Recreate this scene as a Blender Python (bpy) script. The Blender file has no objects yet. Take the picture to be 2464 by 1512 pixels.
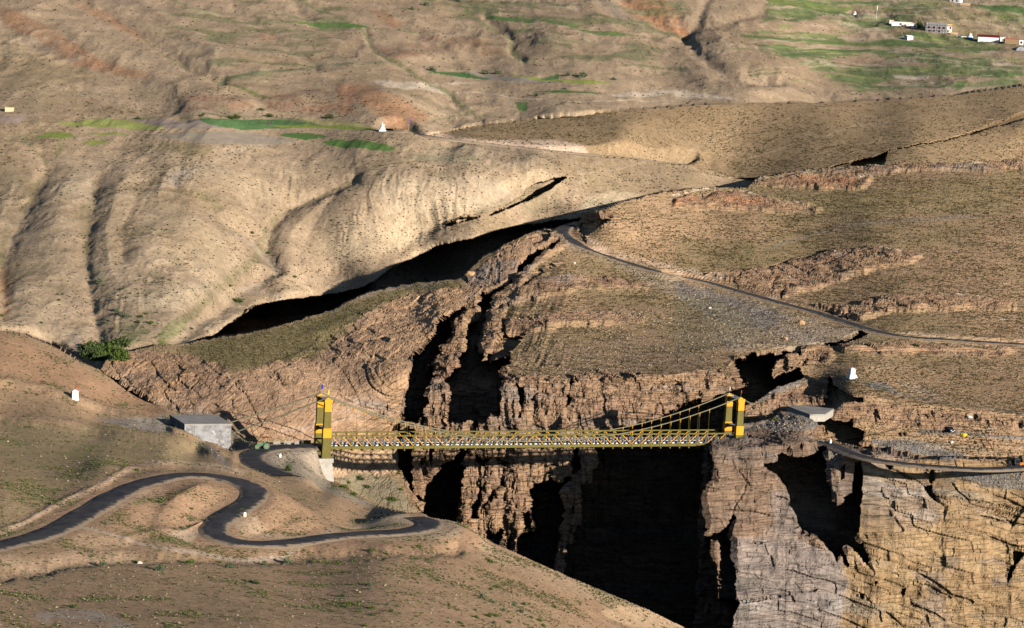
import bpy, bmesh, math, random
import numpy as np
from mathutils import Vector, Matrix, Euler
sc = bpy.context.scene
COL = sc.collection
R = math.radians
# ------------------------------------------------------------------ camera
CAMZ = 105.0; PITCH = 6.3; ROLL = 3.0
HF = 12.55
F = 1232 / math.tan(R(HF))            # focal length in reference pixels (photo measured on a 2464 x 1512 grid)
cd = bpy.data.cameras.new('camera'); cam = bpy.data.objects.new('camera', cd); COL.objects.link(cam)
cam.location = (0, 0, CAMZ)
CM = Matrix.Rotation(R(90 - PITCH), 3, 'X') @ Matrix.Rotation(R(ROLL), 3, 'Z')
cam.rotation_euler = CM.to_euler()
cd.sensor_width = 36; cd.lens = 18 / math.tan(R(HF)); cd.clip_start = 1; cd.clip_end = 8000
sc.camera = cam
# ------------------------------------------------------------------ light
SUN = Vector((0.70, -0.714, 0)).normalized() * math.cos(R(14.3)); SUN.z = math.sin(R(14.3))
w = bpy.data.worlds.new('World'); sc.world = w; w.use_nodes = True
nt = w.node_tree; bg = nt.nodes['Background']
sky = nt.nodes.new('ShaderNodeTexSky'); sky.sky_type = 'NISHITA'; sky.sun_disc = False
sky.sun_elevation = R(14.3); sky.sun_rotation = math.atan2(SUN.x, SUN.y); sky.altitude = 4000
nt.links.new(sky.outputs[0], bg.inputs[0]); bg.inputs[1].default_value = 0.06
sd = bpy.data.lights.new('sun', 'SUN'); sd.energy = 5.0; sd.angle = R(0.5); sd.color = (1, 0.93, 0.85)
so = bpy.data.objects.new('sun', sd); COL.objects.link(so)
so.rotation_euler = (-SUN).to_track_quat('-Z', 'Y').to_euler(); so.location = (300, -200, 400)
sc.view_settings.view_transform = 'Standard'; sc.view_settings.look = 'None'
sc.view_settings.exposure = 0.58; sc.view_settings.gamma = 1
sc.render.engine = 'CYCLES'
sc.cycles.max_bounces = 4; sc.cycles.diffuse_bounces = 0

# ------------------------------------------------------------------ maths helpers
CMn = np.array(CM)
def ray(u, v):
    u = np.asarray(u, float); v = np.asarray(v, float)
    c = np.stack([(u - 1232) / F, -(v - 756) / F, -np.ones_like(u)], -1)
    d = c @ CMn.T
    return d / d[..., 1:2]
def noise(p, s=1.0, seed=0, sx=1, sy=1, sz=1):
    """value noise in -1..1; s = feature size"""
    sh = p.shape[:-1]; p = p.reshape(-1, 3)
    c = []
    for k, sk in enumerate((sx, sy, sz)):
        x = p[:, k] / (s * sk); f = np.floor(x); t = (x - f).astype(np.float32); t = t * t * (3 - 2 * t)
        i = f.astype(np.int64).astype(np.uint32) * np.uint32((374761393, 668265263, 2246822519)[k])
        c.append((t, i, i + np.uint32((374761393, 668265263, 2246822519)[k])))
    sd_ = np.uint32((seed * 974711) & 0xffffffff); r = np.zeros(len(p), np.float32)
    for a in (0, 1):
        wa = c[0][0] if a else 1 - c[0][0]
        for b in (0, 1):
            wb = wa * (c[1][0] if b else 1 - c[1][0]); hb = c[0][1 + a] + c[1][1 + b] + sd_
            for d in (0, 1):
                h = hb + c[2][1 + d]; h ^= h >> np.uint32(15); h *= np.uint32(2246822519); h ^= h >> np.uint32(13); h *= np.uint32(3266489917); h ^= h >> np.uint32(16)
                r += wb * (c[2][0] if d else 1 - c[2][0]) * (h.astype(np.float32) * np.float32(1 / 2147483648.) - 1)
    return r.reshape(sh).astype(float)
def fbm(p, s, seed=0, n=4, g=0.5, **k):
    r = 0; a = 1; t = 0
    for i in range(n):
        r = r + a * noise(p, s * 0.5 ** i, seed + 17 * i, **k); t += a; a *= g
    return r / t
def ridged(p, s, seed=0, n=4, g=0.55, **k):
    r = 0; a = 1; t = 0
    for i in range(n):
        r = r + a * (1 - 2 * np.abs(noise(p, s * 0.5 ** i, seed + 17 * i, **k)) * 1.3); t += a; a *= g
    return r / t
def sstep(a, b, x):
    t = np.clip((x - a) / (b - a), 0, 1); return t * t * (3 - 2 * t)

# ------------------------------------------------------------------ grid over the terrain
def axis(lo, a, b, hi, st):
    mid = np.arange(a, b + .1, st)
    l = []; x = a; s = st
    while x > lo: s = min(s * 1.12, 4.5 if x > a - 300 else 60); x -= s; l.append(x)
    r = []; x = mid[-1]; s = st
    while x < hi: s = min(s * 1.12, 4.5 if x < b + 300 else 60); x += s; r.append(x)
    return np.array(l[::-1] + list(mid) + r)
STEP = 2.0
ua = axis(-500, -16, 2480, 3100, STEP); va = axis(-420, -12, 1524, 1860, STEP)
U, V = np.meshgrid(ua, va); NU = len(ua); NV = len(va)
q2 = np.stack([U, V, U * 0], -1)
# warped copies of the grid: natural edges
WU = U + 7 * fbm(q2, 38, 1, 4, .6); WV = V + 7 * fbm(q2, 38, 2, 4, .6)
WU2 = U + 3.2 * fbm(q2, 14, 3, 3, .6); WV2 = V + 3.2 * fbm(q2, 14, 4, 3, .6)

def inpoly(pts, UU, VV):
    p = np.array(pts, float)
    x0, y0 = p.min(0) - 12; x1, y1 = p.max(0) + 12
    i0, i1 = np.searchsorted(ua, [x0, x1]); j0, j1 = np.searchsorted(va, [y0, y1])
    m = np.zeros(U.shape, bool)
    u = UU[j0:j1, i0:i1]; v = VV[j0:j1, i0:i1]
    if u.size == 0: return m
    c = np.zeros(u.shape, bool); n = len(p)
    for k in range(n):
        xa, ya = p[k]; xb, yb = p[(k + 1) % n]
        if ya == yb: continue
        cond = ((ya > v) != (yb > v)) & (u < (xb - xa) * (v - ya) / (yb - ya) + xa)
        c ^= cond
    m[j0:j1, i0:i1] = c
    return m
def polydist(pts, UU, VV, rad, aspect=1.0):
    """distance (reference px) to a polyline, inf further than rad"""
    p = np.array(pts, float); D = np.full(U.shape, 1e9)
    for k in range(len(p) - 1):
        a, b = p[k], p[k + 1]
        x0, y0 = np.minimum(a, b) - rad - 8; x1, y1 = np.maximum(a, b) + rad + 8
        i0, i1 = np.searchsorted(ua, [x0, x1]); j0, j1 = np.searchsorted(va, [y0, y1])
        if i1 <= i0 or j1 <= j0: continue
        u = UU[j0:j1, i0:i1]; v = VV[j0:j1, i0:i1]
        d = b - a; L = max(d @ d, 1e-6)
        t = np.clip(((u - a[0]) * d[0] + (v - a[1]) * d[1]) / L, 0, 1)
        dd = np.hypot(u - a[0] - t * d[0], (v - a[1] - t * d[1]) * aspect)
        D[j0:j1, i0:i1] = np.minimum(D[j0:j1, i0:i1], dd)
    return D
def blur(m, n=1):
    m = m.astype(float)
    for _ in range(n):
        m[1:-1] = (m[:-2] + 2 * m[1:-1] + m[2:]) / 4
        m[:, 1:-1] = (m[:, :-2] + 2 * m[:, 1:-1] + m[:, 2:]) / 4
    return m
cu = np.linspace(ua[0], ua[-1], 420); cv = np.linspace(va[0], va[-1], 280)
def tps(cp, lam=2e-5, keep=0):
    """smooth surface through measured points (u, v, distance): thin plate in 1/distance, so flat ground stays flat"""
    c = np.array(cp, float); n = len(c); s = 500.
    X = c[:, 0] / s; Y = c[:, 1] / s; q = 1000. / c[:, 2]
    def k(r2): return 0.5 * r2 * np.log(r2 + 1e-9)
    A = np.zeros((n + 3, n + 3))
    A[:n, :n] = k((X[:, None] - X) ** 2 + (Y[:, None] - Y) ** 2) + np.diag(np.where(np.arange(n) < keep, 2e-5, lam))
    A[:n, n] = 1; A[:n, n + 1] = X; A[:n, n + 2] = Y; A[n:, :n] = A[:n, n:].T
    sol = np.linalg.solve(A, np.concatenate([q, [0, 0, 0]]))
    gu, gv = np.meshgrid(cu / s, cv / s); r = sol[n] + sol[n + 1] * gu + sol[n + 2] * gv
    for i in range(n): r = r + sol[i] * k((gu - X[i]) ** 2 + (gv - Y[i]) ** 2)
    t = np.empty((len(cv), NU))
    for j in range(len(cv)): t[j] = np.interp(ua, cu, r[j])
    o = np.empty((NV, NU))
    jj = np.clip(np.searchsorted(cv, va) - 1, 0, len(cv) - 2); f = ((va - cv[jj]) / (cv[jj + 1] - cv[jj]))[:, None]
    o = t[jj] * (1 - f) + t[jj + 1] * f
    return np.clip(o, 0.28, 5.0)       # 1000/d

# ------------------------------------------------------------------ the lie of the land: measured distances
hz = lambda u: 81 + 0.052 * u
def dz(u, v, z): return (u, v, (CAMZ - z) / ((v - hz(u)) / F))     # distance of a point of known height
RZ = {'near': [(-120,1338,26),(-60,1328,25),(0,1314,24.2),(68,1299,23.7),(137,1275,23.3),(205,1237,22.9),(274,1196,22.5),(342,1166,22.1),(411,1148,21.8),(479,1143,21.4),(547,1152,21.1),(599,1169,20.8),(614,1186,20.6),(602,1207,20.4),(565,1231,20.2),(524,1255,20),(510,1275,19.8),(523,1294,19.6),(565,1306,19.3),(633,1311,18.9),(719,1304,18.1),(812,1290,17),(915,1284,15.7),(983,1279,14.8),(1031,1269,14.1),(1036,1259,13.8),(1020,1251,13.4),(992,1244,12.8)],
 'bridge': [(760,1074.5,2),(740,1075.6,2),(693,1076.5,2),(644,1081,2.1),(611,1091,2.3),(603,1103,2.7),(613,1116,3.2),(634,1127,3.7),(666,1139,4.3),(693,1148,4.8)],
 'far': [(934,314,71.2),(1017,328.5,69.4),(1120,343,67.6),(1223,354,66.4),(1325,365.5,65.3),(1428,375,64),(1531,385,62.4),(1622,396,60.6),(1742,424,56)],
 'upper': [(2640,838,17),(2540,834,17.5),(2464,829.6,18),(2375,824.5,18.3),(2272,817.6,18.7),(2187,812.5,19.1),(2118,800.5,19.7),(2050,780,20.6),(1964,752.6,22),(1861,725,23.9),(1759,696,26),(1690,677,27.6),(1622,663.7,29.2),(1530,639.7,32),(1462,617.5,34.6),(1411,598.6,37),(1373,578,39.3),(1354,562.7,41),(1356,551,42),(1376,541,43)],
 'right': [(1975,1062,2.6),(2015,1074,2.8),(2050,1092,2.9),(2101,1106,3),(2156,1114,3.1),(2221,1121,3.2),(2306,1127,3.3),(2375,1129,3.4),(2443,1126,3.5),(2490,1123,3.6),(2600,1116,4)]}
rz = lambda k: [dz(*p) for p in RZ[k]]
FAR = tps(rz('far') + [(1080,318,1060),(1150,302,1085),(1250,288,1115),(640,740,848),(850,700,890),(600,795,778),(900,695,872),(1000,680,902),(480,822,722),(540,795,768),(740,733,870),(700,765,818),(1000,620,932),(850,610,915),(-300,0,1350),(0,0,1300),(0,150,1160),(0,250,1060),(0,290,1010),(400,200,1120),(600,250,1080),(800,0,1420),(800,150,1210),(1200,0,1500),(1250,100,1330),(1250,200,1190),  # valley points behind the ridge pushed back to lengthen its shadow
  (1450,260,1130),(1600,0,1500),(1600,110,1380),(1700,180,1260),(1800,235,1190),(2000,200,1330),(2000,150,1420),(2000,60,1560),(2300,80,1560),(2464,20,1700),(2464,150,1440),(2300,200,1330),(2900,100,1600),
  (2464,-200,2300),(1200,-200,2000),(0,-200,1700),(-400,-200,1600),(2900,-200,2400),
  (500,300,1010),(130,320,1000),(300,450,930),(0,450,930),(100,600,830),(200,700,770),(-300,600,830),(0,700,760),(0,790,700),(130,870,700),(330,800,722),(400,700,780),
  (200,880,690),(300,860,695),(680,660,872),(540,560,890),(640,600,905),(640,450,960),(1130,640,905),
  (1230,555,945),(1300,480,990),dz(1300,400,61),dz(1650,440,54)], 1.0e-2, 23)
HILL = tps(rz('far') + [(1080,318,1060),(1150,302,1085),(1250,288,1112),(1500,265,1130),(1700,252,1160),(2100,243,1200),(2300,228,1215),(2464,205,1235),(2900,160,1300),(1500,320,1070),(2000,300,1130),(2000,400,1060),(2464,380,1095),(2464,300,1130),(2200,330,1090),(2700,400,1090)], 1.5e-3, 12)
L1 = tps([(240,890,652),(290,850,668),(480,820,692),(600,800,706),(800,745,752),(950,690,797),(1130,650,818),(1200,600,832),(1340,550,860),(300,940,640),(400,985,628),(560,1035,622),(560,900,655),(700,1000,636),(900,1000,664),(960,1080,674),(800,1090,648),
  (850,1110,664),(850,1200,646),(960,1220,648),(700,900,665),(900,850,690),(980,900,668),(1060,760,740),(1110,720,775),(1000,750,760),(700,1150,622),(1100,1000,700)])
L2S = tps(rz('upper') + rz('right') + [(1450,505,868),(1600,465,925),(1800,455,975),(2100,420,1000),(2464,395,1020),(2900,380,1040),(2464,600,890),(1800,560,908),(2100,560,904),(2900,800,780),
  (1200,800,735),(1300,700,785),(1220,900,690),(1500,900,690),(1500,800,740),(1750,880,695),(1700,780,765),(1900,850,725),(2050,905,700),(2200,820,770),(2200,1040,652),(2050,1010,670),(2464,950,712),(2900,1000,690),dz(2464,1085,4),
  (1900,955,700),(2000,975,690),(1940,1000,688),(1150,700,800),dz(1950,1012,5),dz(2010,1008,4.6),dz(1890,1003,6)], 5e-3, 31)
L2W = tps([(980,1080,668),(1100,1080,670),(1300,1080,668),(1500,1080,668),(1700,1080,672),(980,1400,660),(1300,1400,656),(1700,1400,650),(1300,900,682),(1500,900,684),(1700,900,688),(1300,1600,645),(1700,1600,640)])
L3T = tps(rz('right') + [(1740,1045,640),(1850,1005,662),(1960,1010,655),(1965,1080,628),(2900,1160,600),(1720,1062,632),(2464,1180,600),dz(2200,1100,4)])
L3W = tps([(1710,1080,621),(1960,1080,624),(2100,1110,620),(2464,1180,618),(2900,1240,614),(1760,1512,600),(2000,1512,602),(2200,1400,606),(2464,1512,600),(2464,1300,612),(1800,1300,612),(2000,1250,614),(2900,1500,600),(2100,1250,614),(1760,1700,590),(2464,1700,588)])
FG = tps(rz('near') + rz('bridge') + [(-400,800,640),(0,800,655),(100,830,655),(240,890,648),(400,985,622),(0,920,592),(200,970,596),(0,1010,545),(230,1035,560),(350,1015,600),dz(470,1090,3.5),dz(556,1090,0),dz(570,1050,1.2),(500,1020,616),(450,1003,618),dz(440,1031,6.2),dz(400,1045,5.5),dz(480,1050,4.6),dz(520,1068,2.6),dz(700,1060,1.5),dz(790,1170,-4),dz(730,1110,1),dz(900,1215,-2),
 dz(800,1195,7),dz(350,1232,21.8),dz(730,1240,19),
  dz(0,1200,24.5),dz(250,1120,21.5),dz(400,1080,14),dz(-300,1250,33),dz(1110,1280,12.6),dz(1100,1310,14),dz(1240,1330,9),dz(1370,1390,5),dz(1480,1435,0),dz(1650,1512,-6),dz(1900,1620,-15),dz(0,1420,28),dz(200,1400,26),dz(800,1400,21.5),dz(1200,1400,14),dz(0,1512,33),dz(600,1512,30),dz(1200,1512,20),dz(600,1800,42),dz(-300,1800,52),dz(1400,1800,20)], 8e-4, 38)

def Z5(*pts): return [(812 + x * .3422, 499.4 + y * .3422) for x, y in pts]     # coordinates read off enlarged crops
def Z8(*pts): return [(812 + x * .3422, 994.6 + y * .3422) for x, y in pts]
def Z6(*pts): return [(1622 + x * .3422, 499.4 + y * .3422) for x, y in pts]
def Z9(*pts): return [(1622 + x * .3422, 994.6 + y * .3422) for x, y in pts]
def Z3(*pts): return [(1622 + x * .3422, y * .3422) for x, y in pts]
def Z2(*pts): return [(812 + x * .3422, y * .3422) for x, y in pts]
def Z1(*pts): return [(x * .3422, y * .3422) for x, y in pts]
def Z4(*pts): return [(x * .3422, 499.4 + y * .3422) for x, y in pts]
def Z7(*pts): return [(x * .3422, 994.6 + y * .3422) for x, y in pts]

# region masks
pFG = [(-900,780),(0,798),(60,806),(130,835),(190,870),(240,890),(300,935),(400,985),(480,1010),(560,1035),(590,1062),(650,1068),(745,1066),(749,1095),(756,1112),(768,1130),(790,1152),(830,1174),(900,1215),(960,1230),(1000,1238),(1060,1258),(1110,1275),(1240,1330),(1370,1390),(1480,1435),(1560,1468),(1650,1512),(1760,1570),(2000,1720),(2100,1900),(-900,1900)]
pL1 = [(240,890),(255,868),(290,850),(370,830),(430,826),(480,820),(600,800),(700,775),(800,745),(860,715),(900,700),(950,690),(1000,680),(1100,672),(1125,665),(1130,650),(1160,620),(1200,598),(1240,575),(1280,558),(1320,552),(1345,556),(1310,590)] + Z5((1270,480),(1180,540),(1010,600),(985,620),(900,680),(860,710),(700,790),(680,870),(620,960),(540,1030),(525,1120),(500,1200),(470,1380),(455,1512)) + Z8((440,130),(420,255),(430,370),(470,450),(500,540),(515,600),(570,690),(590,720)) + [(1060,1300),(500,1300),(500,1050)]
pL2 = [(1310,552),(1345,545),(1400,525),(1450,505),(1500,485),(1560,470),(1600,462),(1660,455),(1720,450),(1800,452),(1830,425),(1950,408),(2050,400),(2140,396),(2230,398),(2350,392),(2464,388),(2700,380),(3400,370),(3400,1900),(960,1900),(940,1200),(940,1080),(1000,850),(1100,700),(1200,640)]
pL3 = Z9((330,150),(255,195),(260,270),(285,360),(280,450),(300,490),(235,520),(215,600),(230,680),(250,780),(220,860),(262,850),(280,900),(270,980),(300,1100),(310,1250),(300,1305),(430,1310),(460,1330),(415,1430),(400,1512)) + [(1765,1900),(3400,1900),(3400,1150),(2464,1100),(2300,1100),(2200,1100),(2110,1085)] + Z9((1150,200),(1005,190),(1000,130),(1003,80),(960,40),(880,20),(800,8),(740,12),(690,45),(600,70),(500,90),(430,130))
pHILL = [(1010,326),(1080,317),(1150,301),(1300,285),(1500,265),(1700,252),(1900,248),(2100,243),(2300,228),(2464,205),(2700,180),(3400,100),(3400,420),(2464,395),(2100,405),(1830,430),(1745,428),(1600,395),(1400,370),(1200,352),(1080,337)]
mHILL = inpoly(pHILL, U, V); mL2 = inpoly(pL2, WU2, WV2); mL1 = inpoly(pL1, WU2, WV2); mL3 = inpoly(pL3, WU2, WV2)
mFG = inpoly(pFG, U + .25 * (WU2 - U), V + .25 * (WV2 - V)); 
Q = FAR.copy()
Q[mHILL] = HILL[mHILL]
q = np.minimum(L2S, L2W); Q[mL2] = q[mL2]
Q[mL1] = L1[mL1]
q = np.minimum(L3T, L3W); Q[mL3] = q[mL3]
Q[mFG] = FG[mFG]
REG = np.zeros(U.shape, int); REG[mHILL] = 1; REG[mL2] = 2; REG[mL1] = 3; REG[mL3] = 4; REG[mFG] = 5
D = 1000 / Q

# clefts and gullies, plus ground sunk to fall dark: (polygon, metres set back)
REC = [
 (Z5((870,705),(800,740),(700,790),(680,870),(620,960),(540,1030),(525,1120),(500,1200),(470,1380),(455,1512),(570,1512),(600,1430),(640,1370),(650,1290),(680,1220),(720,1190),(670,1180),(690,1080),(740,990),(800,980),(820,930),(830,790)), 30),
 (Z5((985,620),(975,700),(985,740),(900,790),(880,870),(900,920),(880,1020),(840,1060),(840,1120),(780,1130),(780,1180),(740,1210),(780,1260),(790,1330),(770,1512),(1040,1512),(1080,1450),(1140,1470),(1160,1300),(1175,1210),(1135,1160),(1200,1120),(1220,1060),(1040,1080),(1030,1040),(1000,980),(1040,860),(1080,800),(1090,690),(1110,640),(1160,610),(1260,540),(1270,500),(1400,400),(1560,250),(1500,255),(1410,295),(1330,350),(1270,400),(1255,460),(1180,540),(1040,600),(1010,590)), 32),
 (Z5((1170,790),(1205,795),(1205,900),(1290,890),(1340,880),(1300,940),(1250,990),(1200,1050),(1040,1080),(1090,990),(1150,900),(1140,860)), 9),
 (Z5((1250,1240),(1330,1230),(1330,1290),(1300,1380),(1310,1450),(1280,1480),(1280,1350),(1260,1290)), 9),
 (Z5((1640,1190),(1665,1230),(1640,1300),(1660,1350),(1640,1420),(1650,1512),(1600,1512),(1590,1420),(1610,1290),(1625,1230)), 8),
 (Z5((1350,1340),(1400,1310),(1390,1350),(1360,1400)), 6), (Z5((1450,1320),(1480,1320),(1470,1370)), 5),
 (Z5((800,480),(880,470),(920,500),(915,530)), 4), (Z5((1140,700),(1240,680),(1160,730),(1100,740)), 4), (Z5((1270,520),(1440,440),(1590,390),(1480,440),(1380,500)), 4),
 (Z5((1330,220),(1400,200),(1420,150),(1520,170),(1540,200),(1430,260),(1380,270)), 5),
 (Z8((420,100),(570,100),(560,255),(535,255),(550,400),(570,540),(595,600),(580,640),(515,540),(480,470),(430,370),(415,255)), 30),
 (Z8((780,0),(940,0),(960,130),(850,260),(720,370),(640,450),(605,490),(600,600),(580,700),(560,800),(850,800),(860,650),(880,480),(900,350),(930,250),(980,130),(1000,0)), 34),
 (Z8((585,0),(600,0),(610,200),(600,330),(590,420),(575,300),(590,150)), 9), (Z8((640,180),(680,260),(660,380),(640,330)), 8),
 (Z8((1000,500),(1015,600),(985,690),(985,740),(940,740),(915,810),(900,770),(930,720),(950,640),(985,560)), 9),
 (Z8((1060,500),(1115,500),(1120,560),(1100,600),(1060,640),(1000,690),(1020,640),(1060,570)), 10),
 (Z8((1165,560),(1200,520),(1190,600),(1150,640)), 7),
 (Z8((1350,510),(1420,480),(1520,455),(1560,480),(1650,430),(1650,470),(1600,500),(1570,540),(1580,620),(1600,680),(1590,800),(1560,900),(1550,1010),(1530,1090),(1500,1200),(1260,1100),(1265,870),(1320,840),(1390,835),(1370,740),(1340,620),(1330,560)), 28),
 (Z8((1045,830),(1160,820),(1150,930),(1080,900),(1050,880)), 9), (Z8((1260,640),(1280,700),(1310,760),(1330,830),(1370,800),(1340,700)), 6),
 (Z8((1650,240),(1710,240),(1720,400),(1650,430),(1640,340)), 12), (Z8((1645,640),(1665,660),(1670,760),(1650,740)), 4), (Z8((1200,870),(1225,870),(1200,960),(1185,940)), 5),
 (Z8((960,270),(1010,330),(1070,330),(1020,380),(980,350)), 6), (Z8((1110,300),(1190,350),(1250,330),(1180,380),(1120,350)), 5), (Z8((1200,470),(1130,540),(1130,480),(1180,440)), 6),
 (Z8((1780,150),(1780,250),(1810,350),(1770,380),(1780,480),(1710,490),(1690,560),(1700,640),(1710,760),(1690,790),(1650,870),(1600,980),(1590,1120),(1590,1500),(2500,1700),(2600,100),(2200,60),(1950,100)), 60),  # wall sunk deeper so the near cliff's shadow on it stays black
 # slope under the bench behind the far tower, sunk to stand for cast shadow
 (Z6((410,1095),(480,1065),(560,1030),(760,990),(1060,960),(1150,945),(1290,875),(1370,885),(1310,920),(1150,975),(1110,975),(1000,985),(920,1000),(900,1040),(870,1050),(860,1030),(790,1040),(770,1065),(710,1070),(690,1130),(680,1200),(700,1200),(750,1170),(880,1130),(900,1170),(890,1215),(740,1260),(600,1350),(480,1400),(480,1512),(300,1530),(0,1512),(0,1400),(120,1365),(350,1285),(450,1235),(435,1140)), 44),
 ([(1422,1052),(1500,1028),(1560,1012),(1620,985),(1700,958),(1760,935),(1765,1060),(1710,1078),(1425,1090)], 44),
 (Z6((770,1070),(790,1045),(795,1100),(775,1130)), 3), (Z6((900,1090),(940,1070),(930,1100),(900,1110)), 3), (Z6((1020,1060),(1050,1040),(1040,1100),(1015,1090)), 3),
 (Z6((1090,1190),(1110,1180),(1130,1240),(1200,1280),(1260,1330),(1330,1330),(1330,1368),(1190,1375),(1130,1410),(1110,1460),(1100,1512),(1000,1512),(1060,1500),(1060,1450),(1040,1400),(930,1385),(1040,1370),(1080,1290)), 9),
 (Z9((1003,60),(1060,50),(1100,30),(1280,30),(1260,90),(1340,130),(1330,190),(1290,210),(1380,235),(1400,275),(1340,285),(1250,245),(1150,215),(1090,190),(1003,180)), 9),
 (Z6((620,440),(820,375),(1050,335),(1060,342),(840,390),(690,440),(690,500),(660,500),(660,460)), 5), (Z6((670,560),(720,520),(720,560),(690,600)), 4), (Z6((720,610),(790,600),(760,650)), 4), (Z6((440,500),(470,470),(450,570)), 4),
 (Z6((1140,690),(1165,690),(1160,750),(1190,780),(1150,760)), 4), (Z6((1100,700),(1125,690),(1115,760)), 4), (Z6((1395,670),(1425,665),(1410,710),(1385,720)), 4), (Z6((1200,740),(1240,730),(1220,790)),4),(Z6((1450,720),(1500,740),(1460,750)),3),
 (Z3((150,1400),(200,1385),(320,1325),(310,1360),(260,1400),(230,1415)), 6), (Z3((160,1370),(175,1370),(165,1410)), 4),
 (Z5((1715,150),(1760,160),(1750,240),(1720,230)), 3),
 (Z3((1080,1178),(1300,1130),(1420,1100),(1500,1065),(1480,1140),(1440,1160),(1200,1182)), 18),  # hill ground sunk into the outline of a shadow wedge
 (Z3((1500,1060),(1700,1025),(1900,990),(2100,945),(2220,905),(2461,840),(2700,800),(2700,720),(2461,790),(2220,880),(2100,930),(1900,985),(1700,1020)), 13),  # narrow slot shaped to make the band of shade beyond that wedge
 # near cliff
 (Z9((440,335),(455,420),(500,470),(520,480),(500,550),(430,650),(415,700),(440,730),(400,860),(435,900),(430,1310),(320,1320),(320,1100),(305,920),(240,850),(330,800),(400,740),(420,650),(480,560),(500,500),(460,440)), 13),
 (Z9((580,335),(640,325),(710,305),(720,265),(780,258),(850,265),(960,262),(1000,235),(1070,240),(1080,330),(1095,420),(1105,510),(1115,620),(1150,615),(1200,590),(1250,560),(1265,440),(1305,435),(1325,500),(1320,620),(1310,700),(1300,880),(1340,930),(1390,1090),(1415,1140),(1340,1080),(1290,1000),(1250,980),(1240,950),(1210,950),(1220,1080),(1200,1060),(1170,1000),(1145,1050),(1100,980),(1030,920),(990,890),(860,850),(855,760),(825,660),(810,590),(770,520),(700,450),(600,390)), 26),  # cleft, widened to take in shade cast on the left face
 (Z9((1750,520),(1810,500),(1815,545),(1840,560),(1870,630),(1920,660),(1890,760),(1870,680),(1800,620),(1770,570)), 6),
 (Z9((1805,400),(1820,400),(1815,500),(1790,480)), 3), (Z9((2400,970),(2460,980),(2410,1060),(2340,1210),(2350,1130),(2390,1040)), 7),
 (Z9((1475,345),(1540,350),(1520,395)), 5), (Z9((1170,445),(1200,445),(1195,480),(1175,480)), 3), (Z9((1600,1240),(1635,1220),(1600,1310)), 3), (Z9((1405,1180),(1430,1180),(1415,1215)), 3),(Z9((1310,1270),(1330,1270),(1325,1320)), 3),
 (Z9((510,150),(545,190),(535,240),(510,200)), 2),
 # left rock dome cracks
 (Z4((780,1095),(800,1130),(850,1180),(890,1200),(960,1280),(965,1295),(920,1260),(880,1205),(830,1180),(785,1130)), 3), (Z4((900,1170),(960,1120),(1025,1068),(990,1110),(920,1160),(890,1190)), 2.2),
 (Z4((1080,1242),(1200,1280),(1300,1340),(1390,1400),(1380,1405),(1290,1350),(1190,1290)), 2.2),
 ([(1395,532),(1482,508),(1476,524),(1436,552),(1406,570),(1390,556)], 6),  # ground above the road tip, set back to lie in shade
 ([(1480,512),(1350,530),(1230,545),(1130,575),(1050,590),(1000,618),(940,645),(880,690),(850,700),(780,710),(700,720),(640,730),(600,746),(560,772),(520,796),(472,822),(600,825),(800,780),(1000,710),(1130,675),(1340,570),(1460,525)], 50),  # valley floor behind the ridge, sunk to the outline of its shadow
 # blade shadow slivers in the far ravines
 (Z2((1200,1440),(1310,1380),(1340,1330),(1430,1290),(1620,1240),(1580,1270),(1480,1340),(1300,1425),(1090,1512),(1050,1530),(1110,1490)), 14),
 (Z2((870,130 + 1512 - 100),(740,1590),(860,1560),(1040,1510),(1000,1520)), 4),
]
RECM = np.zeros(U.shape)
for pts, h in REC:
    big = h > 5
    m = inpoly(pts, WU2 if not big else U + .8 * (WU2 - U) + .35 * (WU - U), WV2 if not big else V + .8 * (WV2 - V) + .35 * (WV - V))
    if not any(y > 1190 and x < 1760 for x, y in pts) : pass
    m &= ~mFG
    if pts[0][0] < 1700: m &= ~mL3
    if h == 50: m &= (REG == 0)
    RECM = np.maximum(RECM, m * (float(h) if h != 50 else 50 + 95 * np.clip((840 - U) / 360, 0, 1)))  # shadow wedge also turned from the sun at its left end
D = D + RECM
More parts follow.
